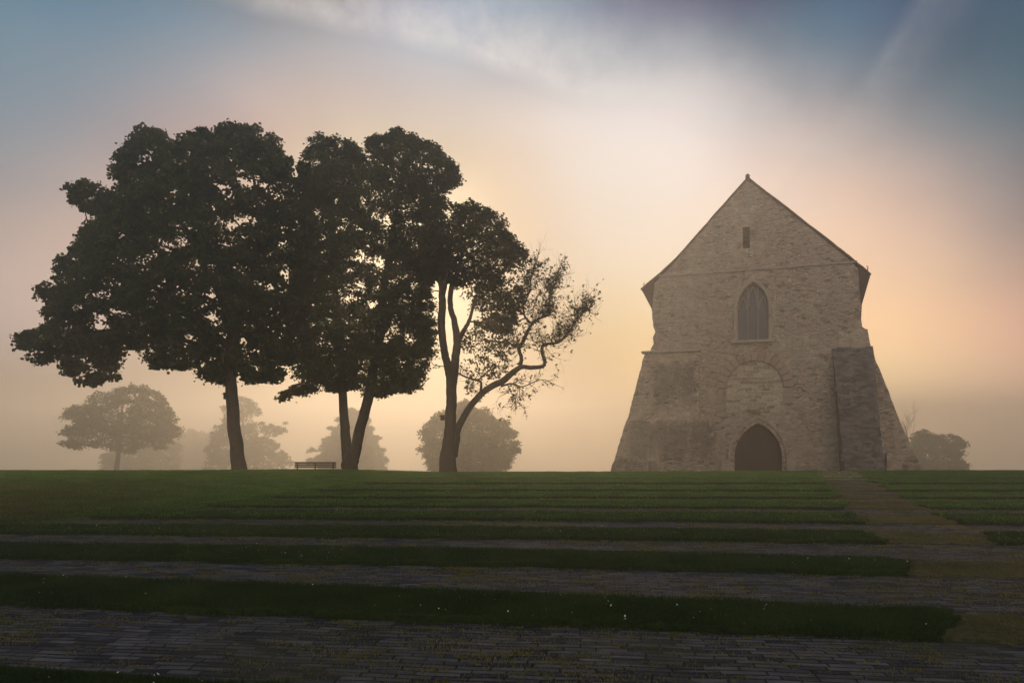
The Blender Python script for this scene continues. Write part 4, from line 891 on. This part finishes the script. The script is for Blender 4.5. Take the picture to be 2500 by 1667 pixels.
kx, kz = fc(1731, 935); mesh_obj('corbel', *join([boxv(kx - .26, kx + .26, -.42, .1, kz - .2, kz + .12), boxv(kx - .18, kx + .18, -.28, .1, kz - .34, kz - .2)]), M_DRESS, CH)
# protruding stones scattered over the wall: real relief that catches the light
ins_w, dist_w = poly_tools(outer); st = []
holes_t = [poly_tools(portal), poly_tools(lancet), poly_tools(slot)]
n_st = 0
while n_st < 1500:
    u_ = random.uniform(uL + .2, uR - .2); z_ = random.uniform(-1, fc(1717, 430)[1])
    au, az_ = np.array([u_]), np.array([z_])
    if not ins_w(au, az_)[0] or dist_w(au, az_)[0] < .3: continue
    if any(h_[0](au, az_)[0] or h_[1](au, az_)[0] < .5 for h_ in holes_t): continue
    r_ = math.hypot(u_ - ac[0], z_ - spr)
    if z_ > fc(1733, 955)[1] and r_ < ar_o + .25: continue
    if abs(u_ - ac[0]) < ar_o + .3 and fc(1733, 955)[1] < z_ < spr: continue
    w_, h_ = random.uniform(.10, .26), random.uniform(.05, .12); p_ = random.uniform(.015, .05)
    k4 = [(u_ - w_, z_ - h_ * random.uniform(.7, 1)), (u_ + w_, z_ - h_), (u_ + w_ * random.uniform(.8, 1), z_ + h_), (u_ - w_ * random.uniform(.8, 1), z_ + h_ * random.uniform(.7, 1))]
    V4 = [(x, -p_ * random.uniform(.6, 1), z) for x, z in k4] + [(u_ + (x - u_) * 1.12, .01, z_ + (z - z_) * 1.12) for x, z in k4]
    st.append((V4, [(0, 1, 2, 3), (0, 4, 5, 1), (1, 5, 6, 2), (2, 6, 7, 3), (3, 7, 4, 0)])); n_st += 1
M_STONE2 = bsdf_mat('proud_stones', lambda nt: (lambda g: g.pbr(g.ramp(g.noise(1.7, 2, g.co((1, 1, 3))), [(.3, (.24, .19, .155)), (.5, (.36, .31, .25)), (.62, (.33, .21, .165)), (.8, (.45, .40, .33))]), .95, g.bump(g.noise(14, 5), .6, .03), .15))(G(nt)))
mesh_obj('proud_stones', *join(st), M_STONE2, CH)
# left buttress: two stages, battered outer side, shallow projection
def wedge(xl_t, xr_t, xl_b, xr_b, zt, zb, d_t, d_b, back, amp=.03, n=22):
    """battered block: top and bottom x range, front depth at top and bottom; grid surfaces with a rough left and right edge"""
    V, F_ = [], []; m_ = 8
    for j in range(n + 1):
        t = j / n; z = zt + (zb - zt) * t; l = xl_t + (xl_b - xl_t) * t + random.uniform(-amp, amp); r = xr_t + (xr_b - xr_t) * t + random.uniform(-amp, amp)
        d = d_t + (d_b - d_t) * t
        V.append((l, back, z))
        for i in range(m_ + 1): V.append((l + (r - l) * i / m_, d + random.uniform(-amp, amp) * .6, z))
        V.append((r, back, z))
    c = m_ + 3
    for j in range(n):
        for i in range(c - 1): a = j * c + i; F_.append((a, a + 1, a + 1 + c, a + c))
    F_.append(tuple(range(c - 1, -1, -1))); return V, F_
a1 = fc(1483, 812, 0); b1 = fc(1444, 965, 0); r1 = fc(1607, 850, 0)[0]
lb1 = wedge(a1[0], r1, b1[0], r1, a1[1], b1[1], -.42, -.6, 4.5)
a2 = fc(1441, 965, -.5); b2 = fc(1403, 1092, -.5); r2 = fc(1640, 980, -.5)[0]
zb2 = ZB; t2 = (a2[1] - zb2) / (a2[1] - b2[1]); lb2 = wedge(a2[0], r2 - .45, a2[0] + (b2[0] - a2[0]) * t2, r2 - .4, a2[1], zb2, -.85, -1.25, 4.8)
lb3 = boxv(r1 - .5, r2, -.5, .1, ZB, a2[1] - .2)
mesh_obj('buttress', *join([lb1, lb2, lb3]), M_BUTT, CH)
c_ = fc(1480, 811, 0); mesh_obj('coping', *boxv(c_[0] - .12, r1 + .08, -.62, .1, c_[1] - .06, c_[1] + .07), M_DRESS, CH)
# right: forward buttress with blackened sloping face, and the flaring side buttress
t_z = fc(1950, 800, 0)[1]; bl0 = fc(1912, 800, 0)[0]; br0 = fc(2004, 800, 0)[0]
bl1 = fc(1940, 1086, -2.6)[0]; br1 = fc(2032, 1086, -2.6)[0]; zb_ = fc(1985, 1086, -2.6)[1]; tt = (t_z - ZB) / (t_z - zb_)
fb = mesh_obj('buttress', *wedge(bl0, br0, bl0 + (bl1 - bl0) * tt, br0 + (br1 - br0) * tt, t_z, ZB, -.12, -2.6 * tt, .3, .03), M_DARK, CH)
fb['label'] = 'blackened sloping buttress'
sl = []
for i in range(420):
    t_ = random.random() * .98; z_ = t_z + (ZB - t_z) * t_; x0_ = bl0 + (bl1 - bl0) * tt * t_; x1_ = br0 + (br1 - br0) * tt * t_
    d_ = -.12 + (-2.6 * tt + .12) * t_; x_ = random.uniform(x0_ + .15, x1_ - .2); w_, h_ = random.uniform(.1, .3), random.uniform(.05, .12); p_ = random.uniform(.03, .07)
    sl.append(boxv(x_ - w_, x_ + w_, d_ - p_, d_ + .25, z_ - h_, z_ + h_))
mesh_obj('slate_courses', *join(sl), M_DARK, fb)
edge = [fc(*p) for p in ((1992,756),(1998,790),(2012,830),(2030,872),(2047,915),(2062,955),(2078,995),(2097,1035),(2114,1068),(2124,1088))]
zlast = edge[-1]; edge.append((zlast[0] + .5, ZB)); e_r = rough(edge, .03, .35)
ol = [(uR - 1.6, ZB)] + [(uR - 1.6, edge[0][1])] + e_r
mesh_obj('buttress', *prism(ol, -.06, 4.6), M_BUTT_R, CH)
# low side block against the right buttress
q0 = fc(2036, 1040, -.4); q1 = fc(2072, 1040, -.4); mesh_obj('niche_block', *boxv(q0[0], q1[0], -.5, .1, ZB, q0[1]), M_BUTT_R, CH)
# ------------------------------------------------------------------ bench
BY = 28.6; bxc = wx(721, BY); M_BENCH = bsdf_mat('bench_wood', lambda nt: (lambda g: g.pbr(g.ramp(g.noise(6, 5, g.co((.6, 8, 8))), [(.3, (.05, .035, .025)), (.7, (.11, .08, .06))]), .7, None, .3))(G(nt)))
bl_ = wx(674, BY); br_ = wx(770, BY); zt_b = wz(1061, BY); g_b = gz(bxc, BY) + .03
bench = empty('park_bench', (bxc, BY, g_b)); tag(bench, 'empty wooden park bench with a plank back, left of the twin trunked linden', 'bench')
hw = (br_ - bl_) / 2; zt_r = zt_b - g_b
zs = wz(1078, BY) - g_b
def bpart(name, boxes): return mesh_obj(name, *join([boxv(*b) for b in boxes]), M_BENCH if name in ('seat', 'backrest') else M_IRON, bench)
bpart('backrest', [(-hw, hw, .20, .24, zt_r - .075, zt_r), (-hw, hw, .19, .23, zt_r - .165, zt_r - .09), (-hw, hw, .18, .22, zt_r - .25, zt_r - .18)])
bpart('seat', [(-hw, hw + .05, -.3 + i * .115, -.2 + i * .115, zs - .02, zs + .02) for i in range(4)])
for x_ in (-hw + .12, 0, hw - .12):
    bpart('leg', [(x_ - .025, x_ + .025, .17, .215, -.1, zt_r - .02), (x_ - .025, x_ + .025, -.27, -.22, -.1, zs - .02), (x_ - .024, x_ + .024, -.22, .17, zs - .07, zs - .022)])
# ------------------------------------------------------------------ nest boxes on the trunks
def nest(px_, py_, Yt, side, label, w=.15, h=.24):
    x, z = wx(px_, Yt), wz(py_, Yt); r = empty('nest_box', (x, Yt, z)); tag(r, label, 'nest box', 'nest boxes on the trunks')
    mesh_obj('body', *boxv(-w / 2, w / 2, -w / 2, w / 2, -h / 2, h / 2 - .02), M_WOOD, r)
    t = 2.5 * side
    V = [(-w * .75, -w * .8, h / 2 - .03 - .02 * t / 2.5), (w * .75, -w * .8, h / 2 - .03 + .02 * t / 2.5), (w * .75, w * .7, h / 2 + .02), (-w * .75, w * .7, h / 2 + .02)]
    V += [(a, b, c + .03) for a, b, c in V]
    mesh_obj('lid', V, [(3, 2, 1, 0), (4, 5, 6, 7), (0, 1, 5, 4), (1, 2, 6, 5), (2, 3, 7, 6), (3, 0, 4, 7)], M_WOOD, r)
    mesh_obj('bracket', *boxv(w / 2, w / 2 + .1, -.02, .02, -.03, .03), M_IRON, r)
nest(518, 910, 30, 1, 'small dark nest box fixed to the left side of the maple trunk', .14, .26)
nest(1016.5, 960, 30, 1, 'small dark nest box fixed to the left side of the forked ash trunk', .17, .2)
for o in S.objects:
    if o.name == 'ridge': pass
